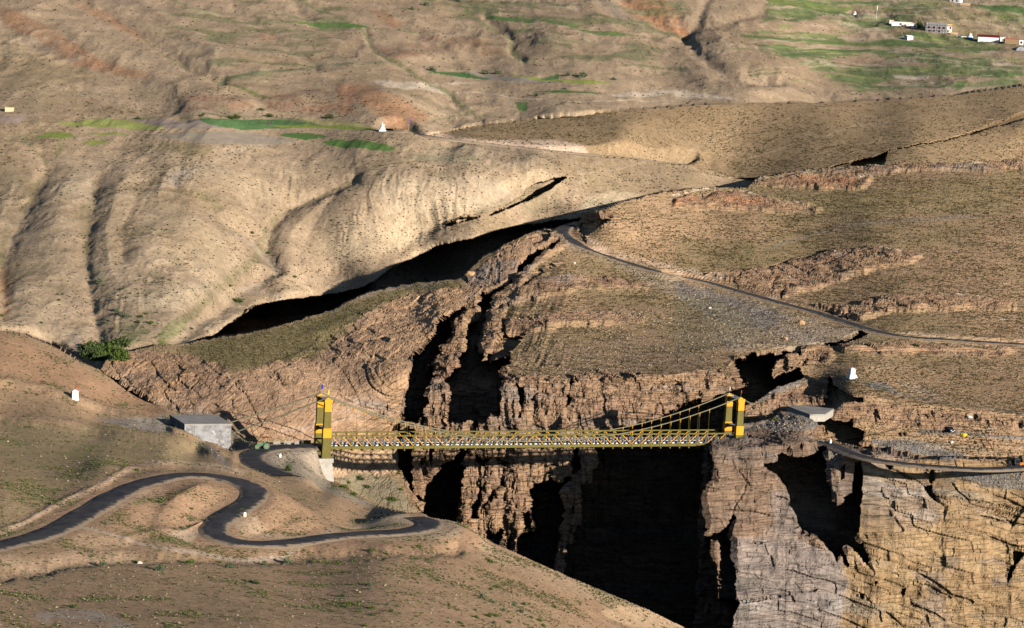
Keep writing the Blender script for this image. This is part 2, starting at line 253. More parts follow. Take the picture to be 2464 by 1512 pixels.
CRK = [(Z9((1520,400),(1700,480),(1830,560),(1930,640),(2100,700),(2300,760),(2461,790),(2600,800)), 2.2, 1.6), (Z9((1890,760),(2100,830),(2300,900),(2461,960),(2600,990)), 2.2, 1.8), (Z9((1400,1010),(1550,1050),(1700,1110),(1850,1200),(1950,1280),(2100,1330)), 2.2, 1.6),
 (Z9((1420,1150),(1640,1170),(1800,1220),(1940,1290)), 2, 1.4), (Z9((430,910),(600,905),(850,890),(1000,895)), 1.8, 1.2), (Z9((460,1325),(700,1290),(900,1265),(1000,1240)), 2, 1.4), (Z9((1500,1410),(1600,1490),(1680,1512)), 2, 1.5), (Z9((1650,1290),(1680,1350),(1900,1450)), 1.8, 1.2),
 (Z9((1960,500),(2020,570),(2100,640),(2200,680),(2461,740)), 1.6, 1.0), (Z9((2100,620),(2300,650),(2461,700)), 1.4, 1.0), (Z9((520,140),(560,200),(520,230),(560,260)), 1.6, 1.2), (Z9((600,560),(800,600)), 1.2, .6), (Z9((1330,560),(1500,550),(1600,570)), 1.1, .5), (Z9((1330,640),(1500,650),(1620,680)), 1.1, .5), (Z9((1340,730),(1600,720),(1720,770)), 1.1, .5), (Z9((620,370),(850,390),(1000,420)), 1.2, .6),
 (Z4((1300,950),(1700,1100),(1850,1170),(2000,1250)), 1.6, .9), (Z4((1500,1050),(1620,1100),(1900,1230),(1960,1200)), 1.8, 1.0), (Z4((1450,1130),(1700,1250),(1780,1300)), 1.4, .8), (Z4((2100,1180),(2300,1250),(2461,1310)), 1.4, .8), (Z4((1000,1150),(1200,1180),(1500,1250)), 1.4, .7), (Z4((2050,950),(2110,1050),(2150,1100)), 1.6, .9), (Z4((1970,1160),(1960,1200)), 2, 1.2), (Z4((1870,1150),(1900,1195)), 2, 1.2),
 (Z5((0,1010),(200,1080),(300,1120),(480,1220)), 1.5, .9), (Z5((0,1310),(100,1370)), 1.4, .8), (Z5((600,900),(560,830),(640,700)), 1.5, 1.0), (Z5((450,900),(520,950),(600,980)), 1.4, .8),
 (Z5((1700,1160),(1950,1200),(2200,1260),(2461,1300)), 1.8, 1.3), (Z5((1300,1200),(1600,1210),(1950,1250),(2300,1240)), 1.6, 1.2), (Z5((2200,1200),(2300,1230),(2461,1235)), 1.8, 1.2), (Z5((1500,1340),(1800,1330),(2000,1350)), 1.5, 1.0), (Z8((1000,370),(1250,350),(1600,370)), 2, 1.6), (Z8((1230,450),(1400,440),(1500,420)), 2, 1.6), (Z8((860,640),(1000,650)), 1.8, 1.2), (Z8((1170,860),(1320,860)), 1.8, 1.2), (Z8((1610,730),(1650,740)), 1.4, 1),
 (Z6((960,420),(1100,410),(1250,330),(1400,330)), 2, 1.4), (Z6((700,560),(900,520),(1000,460),(1200,470)), 2, 1.2), (Z9((1150,210),(1400,150),(1600,90)), 1.5, 1.0)]
for pts, wd, h in CRK:
    dd = polydist(pts, U + .5 * (WU - U) + .6 * (WU2 - U), V + .5 * (WV - V) + .6 * (WV2 - V), wd * 2.5)
    D = D + np.where(REG >= 2, .75 * h * np.exp(-(dd / wd) ** 4), 0) * ~mFG
# ribs of the canyon wall: upright buttresses
wallm = (REG == 2) & (U < 1760) & (V > 880)
yy = np.clip((V - 880) / 120, 0, 1)
pr = np.stack([U * .11 + 2.2 * fbm(q2, 160, 31, 2), V * .11 * .16, U * 0], -1)
ribs = ridged(pr, 7.5, 41, 4, .6)
D = D - np.where(wallm & (U < 1480), 3.2 * ribs * yy, 0) - np.where(wallm & (U >= 1480), 1.6 * ribs * yy, 0)
m = (REG == 2) & (V <= 880) & (U < 1420) & (V > 560)
D = D - np.where(m, 3.0 * ridged(np.stack([U * .12 + V * .05, V * .05, U * 0], -1), 8, 43, 4, .6) * sstep(1420, 1300, U), 0)
m = (REG == 4) & (V > 1100)
D = D - np.where(m, 1.2 * ridged(np.stack([U * .11, V * .11 * .4, U * 0], -1), 14, 47, 3, .5), 0)
P = ray(U, V) * D[..., None]; P[..., 2] += CAMZ
# ------------------------------------------------------------------ roads and level pads cut into the ground
def bil(A, u, v):
    i = np.clip(np.searchsorted(ua, u) - 1, 0, NU - 2); j = np.clip(np.searchsorted(va, v) - 1, 0, NV - 2)
    fu = (u - ua[i]) / (ua[i + 1] - ua[i]); fv = (v - va[j]) / (va[j + 1] - va[j])
    if A.ndim == 3: fu = fu[..., None]; fv = fv[..., None]
    return (A[j, i] * (1 - fu) * (1 - fv) + A[j, i + 1] * fu * (1 - fv) + A[j + 1, i] * (1 - fu) * fv + A[j + 1, i + 1] * fu * fv)
ROADS = {
 'near': ([(-120,1338),(-60,1328),(0,1314),(68,1299),(137,1275),(205,1237),(274,1196),(342,1166),(411,1148),(479,1143),(547,1152),(599,1169),(614,1186),(602,1207),(565,1231),(524,1255),(510,1275),(523,1294),(565,1306),(633,1311),(719,1304),(812,1290),(915,1284),(983,1279),(1031,1269),(1036,1259),(1020,1251),(992,1244)], 4.5, 10),
 'bridge': ([(756,1075),(740,1075.6),(693,1076.5),(644,1081),(611,1091),(603,1103),(613,1116),(634,1127),(666,1139),(693,1148)], 6.0, 5),
 'right': ([(1975,1062),(2015,1074),(2050,1092),(2101,1106),(2156,1114),(2221,1121),(2306,1127),(2375,1129),(2443,1126),(2490,1123),(2600,1116)], 4.0, 2.5),
 'upper': ([(2640,838),(2540,834),(2464,829.6),(2375,824.5),(2272,817.6),(2187,812.5),(2118,800.5),(2050,780),(1964,752.6),(1861,725),(1759,696),(1690,677),(1622,663.7),(1599,658),(1530,639.7),(1462,617.5),(1411,598.6),(1373,578),(1354,562.7),(1356,551),(1376,541)], 5.0, 2),
 'far': ([(934,314),(949,315.5),(1017,328.5),(1120,343),(1223,354),(1325,365.5),(1428,375),(1531,385),(1622,396),(1673,404),(1742,424)], 4.0, 5),
}
FLAT = np.zeros(U.shape)
def resample(p, step):
    s = np.concatenate([[0], np.cumsum(np.hypot(*(p[1:, :2] - p[:-1, :2]).T))])
    t = np.arange(0, s[-1], step)
    return np.stack([np.interp(t, s, p[:, k]) for k in range(p.shape[1])], 1)
def catmull(p, n=12):
    p = np.array(p, float); q = np.vstack([2 * p[0] - p[1], p, 2 * p[-1] - p[-2]]); o = []
    for i in range(1, len(q) - 2):
        for t in np.arange(n) / n:
            a, b, c, d = q[i - 1], q[i], q[i + 1], q[i + 2]
            o.append(.5 * (2 * b + (c - a) * t + (2 * a - 5 * b + 4 * c - d) * t * t + (-a + 3 * b - 3 * c + d) * t ** 3))
    o.append(p[-1]); return np.array(o)
RLINE = {}
def smooth(a, k):
    for _ in range(k):
        b = a.copy(); b[1:-1] = (a[:-2] + a[1:-1] * 2 + a[2:]) / 4; a = b
    return a
for name, (pts, wd, sh) in ROADS.items():
    c = catmull(pts)
    w3 = None
    zr = np.array(RZ[name]); tz = np.interp(c[:, 0] * 0 + np.arange(len(c)), np.linspace(0, len(c) - 1, len(zr)), zr[:, 2]) if len(zr) == len(pts) else None
    if tz is None:
        ki = [int(np.argmin(np.hypot(c[:, 0] - q[0], c[:, 1] - q[1]))) for q in zr]; tz = np.interp(np.arange(len(c)), ki, zr[:, 2])
    rr = ray(c[:, 0], c[:, 1]); w3 = rr * ((tz - CAMZ) / rr[:, 2])[:, None]; w3[:, 2] = tz
    # keep the line where the photo shows it, level its height along the way
    for it in range(1):
        z = smooth(w3[:, 2], 30)
        rr = ray(c[:, 0], c[:, 1]); w3 = rr * ((z - CAMZ) / rr[:, 2])[:, None]; w3[:, 2] = z
    L = resample(smooth(w3, 4), 2.0); L = smooth(L, 3)
    RLINE[name] = (L, wd)
    pc = np.array(pts); x0, y0 = pc.min(0) - 150; x1, y1 = pc.max(0) + 150
    i0, i1 = np.searchsorted(ua, [x0, x1]); j0, j1 = np.searchsorted(va, [y0, y1])
    S = P[j0:j1, i0:i1]; best = np.full(S.shape[:2], 1e9); zb = np.zeros(S.shape[:2]); zw = np.zeros(S.shape[:2]) + 1e-12
    for k in range(len(L) - 1):
        a = L[k]; d = L[k + 1] - a; ll = d[0] ** 2 + d[1] ** 2
        near = (np.abs(S[..., 0] - a[0]) < 26) & (np.abs(S[..., 1] - a[1]) < 26)
        if not near.any(): continue
        X = S[near]
        t = np.clip(((X[:, 0] - a[0]) * d[0] + (X[:, 1] - a[1]) * d[1]) / ll, 0, 1)
        dd = np.hypot(X[:, 0] - a[0] - t * d[0], X[:, 1] - a[1] - t * d[1])
        best[near] = np.minimum(best[near], dd); ww = 1 / (dd + .4) ** 5
        zb[near] += ww * (a[2] + t * d[2]); zw[near] += ww
    zb = zb / zw
    reg = REG[j0:j1, i0:i1]; okr = {'near': reg == 5, 'bridge': reg == 5, 'right': (reg == 4) | (reg == 2), 'upper': reg == 2, 'far': (reg == 1) | (reg == 0)}[name]
    wg = (1 - sstep(wd / 2 + 1.0, wd / 2 + 1.0 + sh, best)) * okr * sstep(9, 3.5, np.abs(zb - S[..., 2]))
    if name == 'far': wg = wg * sstep(1738, 1660, U[j0:j1, i0:i1])
    zz = S[..., 2] * (1 - wg) + (zb - .12) * wg
    S[..., 2] = zz
    FLAT[j0:j1, i0:i1] = np.maximum(FLAT[j0:j1, i0:i1], (1 - sstep(wd / 2 + .6, wd / 2 + 2.5, best)) * okr)

# ------------------------------------------------------------------ relief
def normals(P):
    a = np.empty_like(P); b = np.empty_like(P)
    a[:, 1:-1] = P[:, 2:] - P[:, :-2]; a[:, 0] = P[:, 1] - P[:, 0]; a[:, -1] = P[:, -1] - P[:, -2]
    b[1:-1] = P[:-2] - P[2:]; b[0] = P[0] - P[1]; b[-1] = P[-2] - P[-1]
    n = np.cross(a, b); n /= np.linalg.norm(n, axis=-1, keepdims=True) + 1e-9
    return n
Ps = P.copy()
NB = normals(P)
STEEP = sstep(0.80, 0.45, NB[..., 2])
# rockiness: 1 = bare rock, 0 = soil
rockreg = np.zeros(U.shape)
grassy = np.zeros(U.shape)
L1ROCK = [(240,890),(290,856),(350,846),(430,850),(520,870),(560,905),(640,880),(720,850),(780,810),(860,760),(930,720),(1000,700),(1100,690),(1150,650),(1200,600),(1300,556),(1330,600),(1200,700),(1110,740),(1000,860),(970,1000),(965,1130),(900,1150),(760,1150),(700,1060),(560,1040),(420,990),(330,955)]
rockreg = np.maximum(rockreg, blur(inpoly(L1ROCK, WU, WV), 3) * (REG == 3))
rockreg = np.maximum(rockreg, ((REG == 2) * STEEP * (1 - .72 * sstep(1990, 2080, U))))
rockreg[(REG == 4)] = 1
ROCKS2 = [[(1210,830),(1230,900),(1350,905),(1450,895),(1600,905),(1740,890),(1760,870),(1700,960),(1700,1100),(1000,1100),(1000,900),(1150,700),(1200,640),(1340,560),(1370,590),(1290,640),(1250,700),(1210,760)],
 Z5((1200,600),(1400,540),(1550,500),(1700,490),(1900,500),(2200,540),(2180,580),(1950,580),(1700,570),(1600,610),(1350,650),(1200,700),(1150,650)),
 Z5((1200,790),(1400,770),(1800,750),(2150,770),(2150,810),(1800,830),(1500,840),(1350,890),(1200,890)),
 Z6((200,480),(400,460),(620,440),(800,385),(1100,310),(1450,290),(1750,340),(1650,400),(1450,430),(1200,520),(900,600),(750,640),(500,590),(400,520)),
 Z6((950,690),(1200,700),(1500,640),(2000,620),(2400,680),(2400,730),(2100,720),(1500,740),(1300,800),(1150,760)),
 Z6((1130,970),(1500,960),(1900,980),(2400,1010),(2300,1050),(1700,1040),(1200,1030)),
 Z6((670,1200),(680,1120),(710,1060),(800,1030),(920,1000),(1100,990),(1130,1050),(1080,1100),(900,1110),(750,1180)),
 Z6((560,1390),(740,1260),(1090,1190),(1080,1290),(1030,1370),(780,1395),(640,1512),(400,1512)),
 Z6((1200,1370),(1500,1400),(1900,1440),(2461,1500),(2461,1560),(2000,1512),(1250,1512),(1100,1460)),
 Z3((0,1400),(160,1380),(320,1350),(500,1370),(640,1400),(800,1430),(1050,1470),(1000,1500),(640,1500),(400,1480),(0,1470)),
 Z3((560,1290),(900,1230),(1400,1250),(1330,1330),(700,1330)), Z3((1480,1140),(1500,1080),(1700,1040),(2461,850),(2461,960),(2100,1010),(1800,1110),(1600,1160)),
 Z3((1000,1210),(1400,1175),(2000,1160),(2461,1140),(2461,1190),(1900,1200),(1300,1240)), Z3((2030,1180),(2461,1120),(2461,1200),(2100,1200)),
 Z9((0,100),(200,60),(300,80),(240,130),(0,130)), Z9((1250,0),(1500,10),(1900,60),(2100,130),(1900,130),(1500,80),(1300,60)), Z9((1290,190),(1700,250),(2100,330),(2300,350),(1700,350),(1380,310))]
for pl in ROCKS2:
    rockreg = np.maximum(rockreg, blur(inpoly(pl, WU, WV), 2) * (REG == 2) * .95)
SCREE = [[(1350,575),(1420,610),(1620,670),(1760,705),(1880,740),(2000,780),(2110,808),(2000,830),(1900,838),(1760,850),(1700,760),(1590,700),(1480,640),(1340,590)]]
scree = np.zeros(U.shape)
for pl in SCREE: scree = np.maximum(scree, blur(inpoly(pl, WU, WV), 6) * (REG == 2) * .9)
grav = np.zeros(U.shape)
for pl in [Z9((250,200),(420,120),(650,80),(700,30),(850,10),(980,40),(1000,110),(800,140),(520,130),(400,170)), Z9((1060,330),(1150,250),(1350,320),(1280,380),(1100,400)), Z9((1820,390),(2461,410),(2461,540),(2200,510),(2000,450)), Z9((1370,200),(1700,190),(1900,240),(2080,300),(1950,330),(1700,290),(1450,250)),
           Z6((560,1390),(700,1265),(900,1215),(950,1215),(760,1290),(600,1380))]:
    grav = np.maximum(grav, blur(inpoly(pl, WU, WV), 3))
grav *= np.isin(REG, (2, 4)); rockreg *= (1 - .8 * grav)

Pn = P
amp_ground = np.select([REG == 0, REG == 1, REG == 2, REG == 3, REG == 5], [.32, .3, .33, .4, .2], .3)
dist = np.clip(P[..., 1] / 700, .5, 3)
g = fbm(Pn, 16, 101, 3) * .8 + fbm(Pn, 3.2, 111, 3) * .18
farg = ridged(Pn, 60, 121, 3, sx=.7, sy=1.6) * 1.3 * (REG == 0) * sstep(950, 1150, D) + fbm(Pn, 30, 131, 3) * .5 * (REG == 0)
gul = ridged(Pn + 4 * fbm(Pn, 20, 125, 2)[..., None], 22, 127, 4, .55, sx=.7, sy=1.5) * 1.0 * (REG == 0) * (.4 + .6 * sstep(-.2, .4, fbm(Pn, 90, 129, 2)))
soil = (g * amp_ground + farg + gul)
# bedded rock: terraces along tilted beds, joints, blocks
zb = Pn[..., 2] + 3 * noise(Pn, 40, 141)
bedc = np.select([REG == 3, REG == 4, REG == 2], [Pn[..., 2] * .86 + Pn[..., 0] * .36 - Pn[..., 1] * .22, Pn[..., 2] + .22 * np.maximum(Pn[..., 0] - 70, 0) , Pn[..., 2] * .95 - Pn[..., 0] * .04 - Pn[..., 1] * .12], Pn[..., 2]) + 1.2 * fbm(Pn, 22, 151, 3)
def saw(x, p):
    t = x / p; t = t - np.floor(t); return np.where(t < .8, t / .8, (1 - t) / .2)
cell = noise(np.stack([np.floor(bedc / 2.1), Pn[..., 0] * .18, Pn[..., 1] * .18], -1), 1, 161)
def hc(a, b, s): 
    return noise(np.stack([a * 1.0, b * 1.0, a * 0], -1) + .0, 1, s)
jw = np.where(REG == 4, .42, 1.0)
jx = (Pn[..., 0] + .5 * Pn[..., 1]) * jw + 1.6 * fbm(Pn, 9, 163, 2); bi = np.floor(bedc / 2.6 + .3 * fbm(Pn, 12, 164, 2))
ci = np.floor(jx / 4.5 + 3.7 * hc(bi, bi * 0, 165)); b2 = np.floor(bedc / 1.1); c2 = np.floor(jx / 2.1 + 5.1 * hc(b2, b2 * 0, 166))
blocks = .62 * hc(ci, bi, 167) + .30 * hc(c2, b2, 168)
beds = blocks * np.where(REG == 4, 1.4, 1) + np.where(REG == 4, .9, .5) * saw(bedc + .5 * cell, 2.3) * .35 + saw(bedc, .95) * .07
joints = ridged(Pn, 7, 171, 4, .6, sz=2.2) * .8 + ridged(Pn, 2.2, 181, 3, .6) * .28
bedamp = np.select([REG == 3, REG == 4, REG == 2], [.6, .55, 1.0], 1)
joiamp = np.select([REG == 3, REG == 4, REG == 2], [.4, .62, 1.3], 1)
rock = beds * bedamp + joints * joiamp + fbm(Pn, 18, 191, 3) * np.where(REG == 4, 2.4, 1.0)
rock = np.where((REG == 2) & (STEEP < .5) & (V < 880), rock * .55 + .3, rock)
disp = soil * (1 - rockreg) + rock * rockreg + (REG == 2) * (V < 850) * rockreg * (1.0 + .7 * noise(Pn, 6, 195)) + (ridged(Pn, 2.4, 201, 3, .7) * .5 + .25) * (scree * .5 + grav * .6)
edge = blur((blur(FLAT, 1) > .02).astype(float), 1)
disp = disp * (1 - np.clip(edge * 1.4, 0, 1))
# fold lines, gullies, banks, terrace walls: (polyline, half width px, metres)
FOLD = [
 ([(0,1008),(120,1018),(235,1033),(330,1050),(420,1062),(500,1085),(560,1105)], 16, .8), ([(0,918),(100,936),(200,966),(300,998),(350,1014),(420,1040)], 14, 1.0),
 ([(700,1240),(640,1225),(600,1250),(560,1270)], 8, .1),
 ([(0,1390),(200,1350),(400,1340),(640,1345),(900,1330),(1100,1325)], 16, -.7), ([(0,1280),(70,1255),(170,1200),(240,1170),(300,1130),(380,1118),(560,1130)], 9, .3),
 ([(140,1288),(200,1250),(290,1210),(380,1175)], 10, .15), ([(300,1300),(350,1285),(440,1262),(480,1240)], 10, .3),
 ([(760,800),(800,790),(900,760)], 20, .8),
]
for pl, wd, h in FOLD:
    dd = polydist(pl, WU, WV, wd * 3, 1.3); disp += h * np.exp(-(dd / wd) ** 2) * (REG >= 2)
RAV = [  # ravines and dips in the far valley
 ([(60,290),(100,340),(118,400),(108,420),(85,460),(60,520),(30,570),(8,640),(10,760)], 14, -1.6), ([(235,430),(215,520),(205,600),(215,680),(230,760),(240,830)], 12, -1.6),
 ([(420,450),(500,500),(600,570),(630,610),(670,640),(600,690),(540,740),(450,800),(400,850)], 14, -2.5), ([(850,430),(780,460),(700,500),(655,545),(640,600),(670,650)], 13, -4),
 ([(1290,425),(1200,470),(1130,520),(1000,560),(960,600)], 14, -3), ([(600,430),(610,500),(640,540)], 9, -1.2),
 ([(680,430),(720,480),(700,490)], 8, -1.5),
 ([(270,80),(420,145),(530,190),(600,230),(640,255)], 9, -2.5), ([(880,80),(890,110),(920,140),(1000,180),(1080,230),(1100,260),(1160,295)], 8, -2.5), ([(1170,45),(1220,80),(1240,100),(1230,120),(1260,143)], 9, -4),
 ([(1640,60),(1660,100),(1700,150),(1780,195),(1850,190)], 14, -6), ([(1640,75),(1720,60),(1830,30)], 10, -4), ([(1800,170),(1840,190),(1880,200)], 10, -5),
 ([(2050,30),(2070,60),(2140,50)], 9, -4), ([(960,0),(1050,20),(1200,30)], 8, 2),
]
for pl, wd, h in RAV:
    dd = polydist(pl, WU, WV, wd * 4, 1.0); disp += .36 * h * np.exp(-(dd / (1.15 * wd)) ** 2) * (REG <= 1) * (1 - FLAT)
SPUR = [RAV[0][0], RAV[1][0], RAV[2][0], RAV[3][0], [(380,420),(330,480),(290,560),(300,640)], [(0,300),(-40,500),(-60,800)], [(1290,425),(1200,470),(1130,520),(1000,560),(930,610),(870,680)], [(720,620),(760,540),(800,480),(840,420)]]
ds = np.full(U.shape, 1e9)
for i_, pl in enumerate(SPUR): ds = np.minimum(ds, polydist(pl, WU, WV, 110, 1.0) + (10 if i_ in (4, 7) else 0))
spm = (REG == 0) * sstep(365, 450, V) * sstep(1200, 1050, U) * (RECM == 0)
spm = spm * sstep(.55, .98, blur(((REG == 0) & (RECM == 0)).astype(float), 26))
disp += (2.3 * (1 - np.exp(-(ds / 46) ** 1.5)) - .6) * spm
for pl, wd, h in [([(0,55),(60,95),(200,165),(330,220),(420,255)], 15, -3.4), ([(170,0),(300,60),(400,120),(470,165),(530,188)], 12, -3.4), ([(60,0),(200,90),(330,165),(430,215)], 12, 2.6), ([(330,0),(430,70),(520,130),(620,170)], 12, 2.4), ([(700,0),(760,60),(860,110)], 9, -2.4), ([(1000,60),(1080,110),(1130,170)], 10, 2.2), ([(560,20),(640,70),(700,120),(760,160)], 9, -2.0), ([(1500,0),(1580,50),(1640,90)], 10, -3), ([(1420,20),(1500,90),(1600,150),(1700,200)], 12, 2.4), ([(1700,0),(1680,50),(1645,80)], 9, -3), ([(1890,190),(2000,230)], 8, -2), ([(1250,170),(1400,200),(1500,225)], 9, -1.6), ([(450,290),(330,240),(200,215)], 8, -1.4)]:
    dd = polydist(pl, WU, WV, wd * 4, 1.0); disp += .5 * h * np.exp(-(dd / (1.4 * wd)) ** 2) * (REG <= 1)
HUMP = [((1130,110),(60,16),5),((1010,140),(70,12),4),((580,248),(60,10),4),((730,245),(70,14),4),((900,245),(90,24),6),((1320,100),(50,30),7),((1500,150),(90,40),6),((640,75),(20,9),2),((2240,50),(110,30),9),((1960,60),(110,16),5),((1960,150),(70,20),5),((2150,165),(60,12),3),((300,500),(50,70),4),((140,560),(60,90),4),((330,620),(70,80),3),((850,560),(120,70),5),((460,520),(60,60),3)]
for (a, b), (su, sv), h in HUMP:
    disp += .4 * h * np.exp(-(((U - a) / su) ** 2 + ((V - b) / sv) ** 2)) * (REG <= 1) * (1 - FLAT)
# rills in the pale badland faces of the far slopes
rill = ridged(np.stack([U * .12 + 2 * fbm(q2, 60, 211, 2), V * .02, U * 0], -1), 2.6, 221, 3, .5)
rm = blur(inpoly([(860,520),(900,440),(1000,410),(1150,405),(1200,470),(1080,560),(950,600),(840,610),(800,570)], WU, WV), 12) + blur(inpoly([(330,660),(500,650),(480,740),(360,770),(250,830),(240,730)], WU, WV), 10) * .6 + blur(inpoly([(580,450),(720,430),(760,480),(640,530),(590,520)], WU, WV), 8)* .7
disp += rill * .4 * np.clip(rm, 0, 1) * (REG == 0)
P = P + NB * disp[..., None]
P = np.where((np.abs(D - 1000 / Q) > 60)[..., None], P, P)
# ------------------------------------------------------------------ real colours of soil, rock and plants
def C(r, g, b):
    c = np.array([r, g, b], float) / 255.
    return np.where(c <= .04045, c / 12.92, ((c + .055) / 1.055) ** 2.4)
BASE = np.zeros(U.shape + (3,)); BASE[:] = C(166, 138, 106)
def paint(m, c, s=1.0):
    global BASE
    m = (np.clip(m, 0, 1) * s)[..., None]; BASE = BASE * (1 - m) + np.asarray(c) * m
n_big = fbm(Ps, 70, 301, 3); n_med = fbm(Ps, 14, 311, 3); n_sml = fbm(Ps, 3, 321, 3); n_str = fbm(Ps, 24, 331, 4, sx=1.3, sz=.25)
paint((REG == 0), C(168, 142, 110)); paint((REG == 0) * sstep(-.1, .35, n_med), C(182, 154, 118), .6); paint((REG == 0) * sstep(0, .35, n_big), C(160, 134, 98), .7)
paint((REG == 0) * sstep(1100, 1400, D) , C(160, 134, 104), .7)
paint((REG == 1), C(158, 130, 92)); paint((REG == 1) * sstep(-.1, .3, n_med), C(162, 134, 96), .7)
paint((REG == 2), C(166, 134, 96)); paint((REG == 2) * sstep(-.1, .3, n_med), C(174, 139, 102), .7); paint((REG == 2) * sstep(0, .3, n_big), C(150, 128, 86), .6)
paint((REG == 3), C(160, 132, 92)); paint((REG == 4), C(164, 138, 100))
paint((REG == 5), C(168, 134, 98)); paint((REG == 5) * sstep(-.15, .3, n_med), C(160, 130, 94), .8); paint((REG == 5) * sstep(0, .35, n_big), C(172, 134, 98), .8)
# rock colours
bedn = noise(np.stack([bedc / 1.9, Ps[..., 0] * .03, Ps[..., 1] * .03], -1), 1, 341)
bedf = noise(np.stack([bedc / .55, Ps[..., 0] * .06, Ps[..., 1] * .06], -1), 1, 351)
def rockcol(a, b, c, m):
    t = sstep(-.5, .6, .6 * n_med + .8 * bedn)[..., None]; r = a * t + b * (1 - t)
    t = (sstep(.1, .7, n_str + .3 * bedf) * .8)[..., None]; r = r * (1 - t) + c * t
    r = r * (1 + .16 * bedf + .10 * n_sml)[..., None]
    return r
k = .98
paint(rockreg * (REG == 3), rockcol(C(180, 142, 106), C(164, 130, 98), C(150, 134, 120), 0) * k)
paint(rockreg * (REG == 2), rockcol(C(160, 124, 94), C(176, 138, 100), C(144, 130, 118), 0) * k)
ochre = rockcol(C(198, 162, 112), C(182, 146, 100), C(166, 150, 128), 0) * .88
greyr = rockcol(C(170, 150, 134), C(152, 136, 124), C(192, 180, 166), 0) * .9
brownr = rockcol(C(172, 138, 106), C(158, 128, 102), C(148, 132, 118), 0) * .8
gr = blur(inpoly([(1760,1300),(1900,1290),(2010,1330),(2040,1400),(2020,1512),(2010,1700),(1700,1700)], WU, WV), 10)
gr2 = blur(inpoly([(1850,1180),(1990,1170),(2010,1290),(1860,1290)], WU, WV), 12) * .7
r3 = (REG == 4) * (1 - .9 * grav)
paint(r3, brownr); paint(r3 * blur(inpoly([(2060,1110),(3100,1100),(3100,1900),(1980,1900),(2000,1420),(2060,1300)], WU, WV), 8), ochre); paint(r3 * np.clip(gr + gr2, 0, 1), greyr)
paint(r3 * blur(inpoly([(2070,1110),(2240,1150),(2260,1250),(2200,1330),(2080,1300)], WU, WV), 10) * sstep(-.3, .4, n_str), greyr * 1.1, .6)
paint(r3 * sstep(.25, .6, fbm(Ps, 9, 361, 3, sz=.5)), greyr * 1.05, .5)
paint(r3 * sstep(.3, .6, fbm(Ps, 11, 371, 3, sz=.4)), C(112, 104, 94) * .8, .6)
# warm orange stains on the left dome, grey top
paint(rockreg * (REG == 3) * sstep(.1, .5, fbm(Ps, 12, 381, 3)), C(192, 146, 98) * k, .6)
paint(rockreg * (REG == 3) * blur(inpoly([(780,1090),(960,1085),(950,1140),(860,1160),(790,1150)], WU, WV), 5), C(206, 170, 128) * k, .7)
paint(rockreg * (REG == 3) * blur(inpoly([(960,690),(1130,680),(1100,740),(1000,830),(960,1000),(900,940),(860,800)], WU, WV), 10), C(202, 158, 112) * k, .6)
paint(grav, C(118, 112, 106)); paint(grav * sstep(-.1, .5, n_sml), C(150, 140, 128), .7); paint(scree, C(158, 138, 112), .8); paint(scree * sstep(0, .4, n_med), C(140, 126, 112), .7); paint(scree * blur(inpoly([(1620,680),(1760,715),(1900,760),(1840,800),(1720,770),(1640,730)], WU, WV), 6), C(132, 122, 114), .8)
def P_(pl, c, s=1.0, b=3, reg=None, w=1.0, n=None):
    m = blur(inpoly(pl, U + w * (WU - U), V + w * .5 * (WV - V)), b)
    if reg is not None: m = m * np.isin(REG, reg)
    if n is not None: m = m * n
    paint(m, c, s)
def S_(pl, wd, c, s=1.0, reg=None, asp=1.5, n=None, w=.6):
    dd = polydist(pl, U + w * (WU - U), V + w * .6 * (WV - V), wd * 2.5, asp)
    m = np.exp(-(dd / wd) ** 4)
    if reg is not None: m = m * np.isin(REG, reg)
    if n is not None: m = m * n
    paint(m, c, s)
sn = sstep(-.5, .3, n_sml + n_med)
SAND = C(200, 164, 128); PALE = C(196, 170, 138); ORG = C(178, 128, 84); RED = C(150, 110, 82); GRN = C(84, 104, 50); GRN2 = C(110, 120, 62); DGR = C(70, 84, 48); GREY = C(140, 128, 116)
# ---- far mountains and valley
P_(Z1((0,50),(120,90),(350,200),(700,420),(1000,520),(1100,560),(900,540),(500,430),(200,250),(0,140)), C(164,120,82), .8, 5)
P_(Z1((150,230),(400,330),(600,400),(560,440),(350,370),(180,290)), C(140,122,108), .6, 5, n=sn)
P_(Z1((500,0),(800,100),(1050,280),(1000,270),(700,110)), C(170,124,86), .8, 5); P_(Z1((600,0),(900,0),(1280,100),(1200,110),(800,40)), C(146,124,104), .6, 5, n=sn)
P_(Z1((0,280),(300,360),(700,520),(500,600),(200,640),(0,640)), C(158,134,94), .6, 8)
P_(Z1((1210,740),(1250,700),(1420,670),(1580,690),(1780,740),(1800,765),(1600,780),(1300,785)), C(150,112,86), .8, 2, n=sn); P_(Z1((1850,720),(1900,680),(2050,690),(2250,710),(2430,770),(2440,800),(2200,810),(1900,780)), C(156,112,80), .75, 2, n=sn)
P_(Z1((2020,650),(2150,620),(2330,650),(2330,680),(2150,670)), C(150,118,94), .6, 2); P_(Z1((1810,200),(1900,195),(1950,250),(1900,275),(1820,250)), C(150,112,84), .7, 2)
P_(Z2((290,340),(520,310),(760,320),(800,270),(900,255),(1050,300),(1180,370),(1050,390),(850,360),(600,420),(420,430),(330,400)), C(150,110,80), .8, 2, n=sn)
P_(Z2((90,640),(200,590),(300,680),(450,720),(650,830),(620,870),(400,860),(150,760)), C(178,128,86), .75, 4); P_(Z2((0,600),(150,600),(100,800),(0,800)), C(170,118,82), .7, 4)
P_(Z2((200,70),(330,80),(460,180),(400,200),(250,110)), C(160,116,80), .7, 2); P_(Z2((600,260),(720,260),(700,310),(600,300)), C(150,112,86), .6, 2)
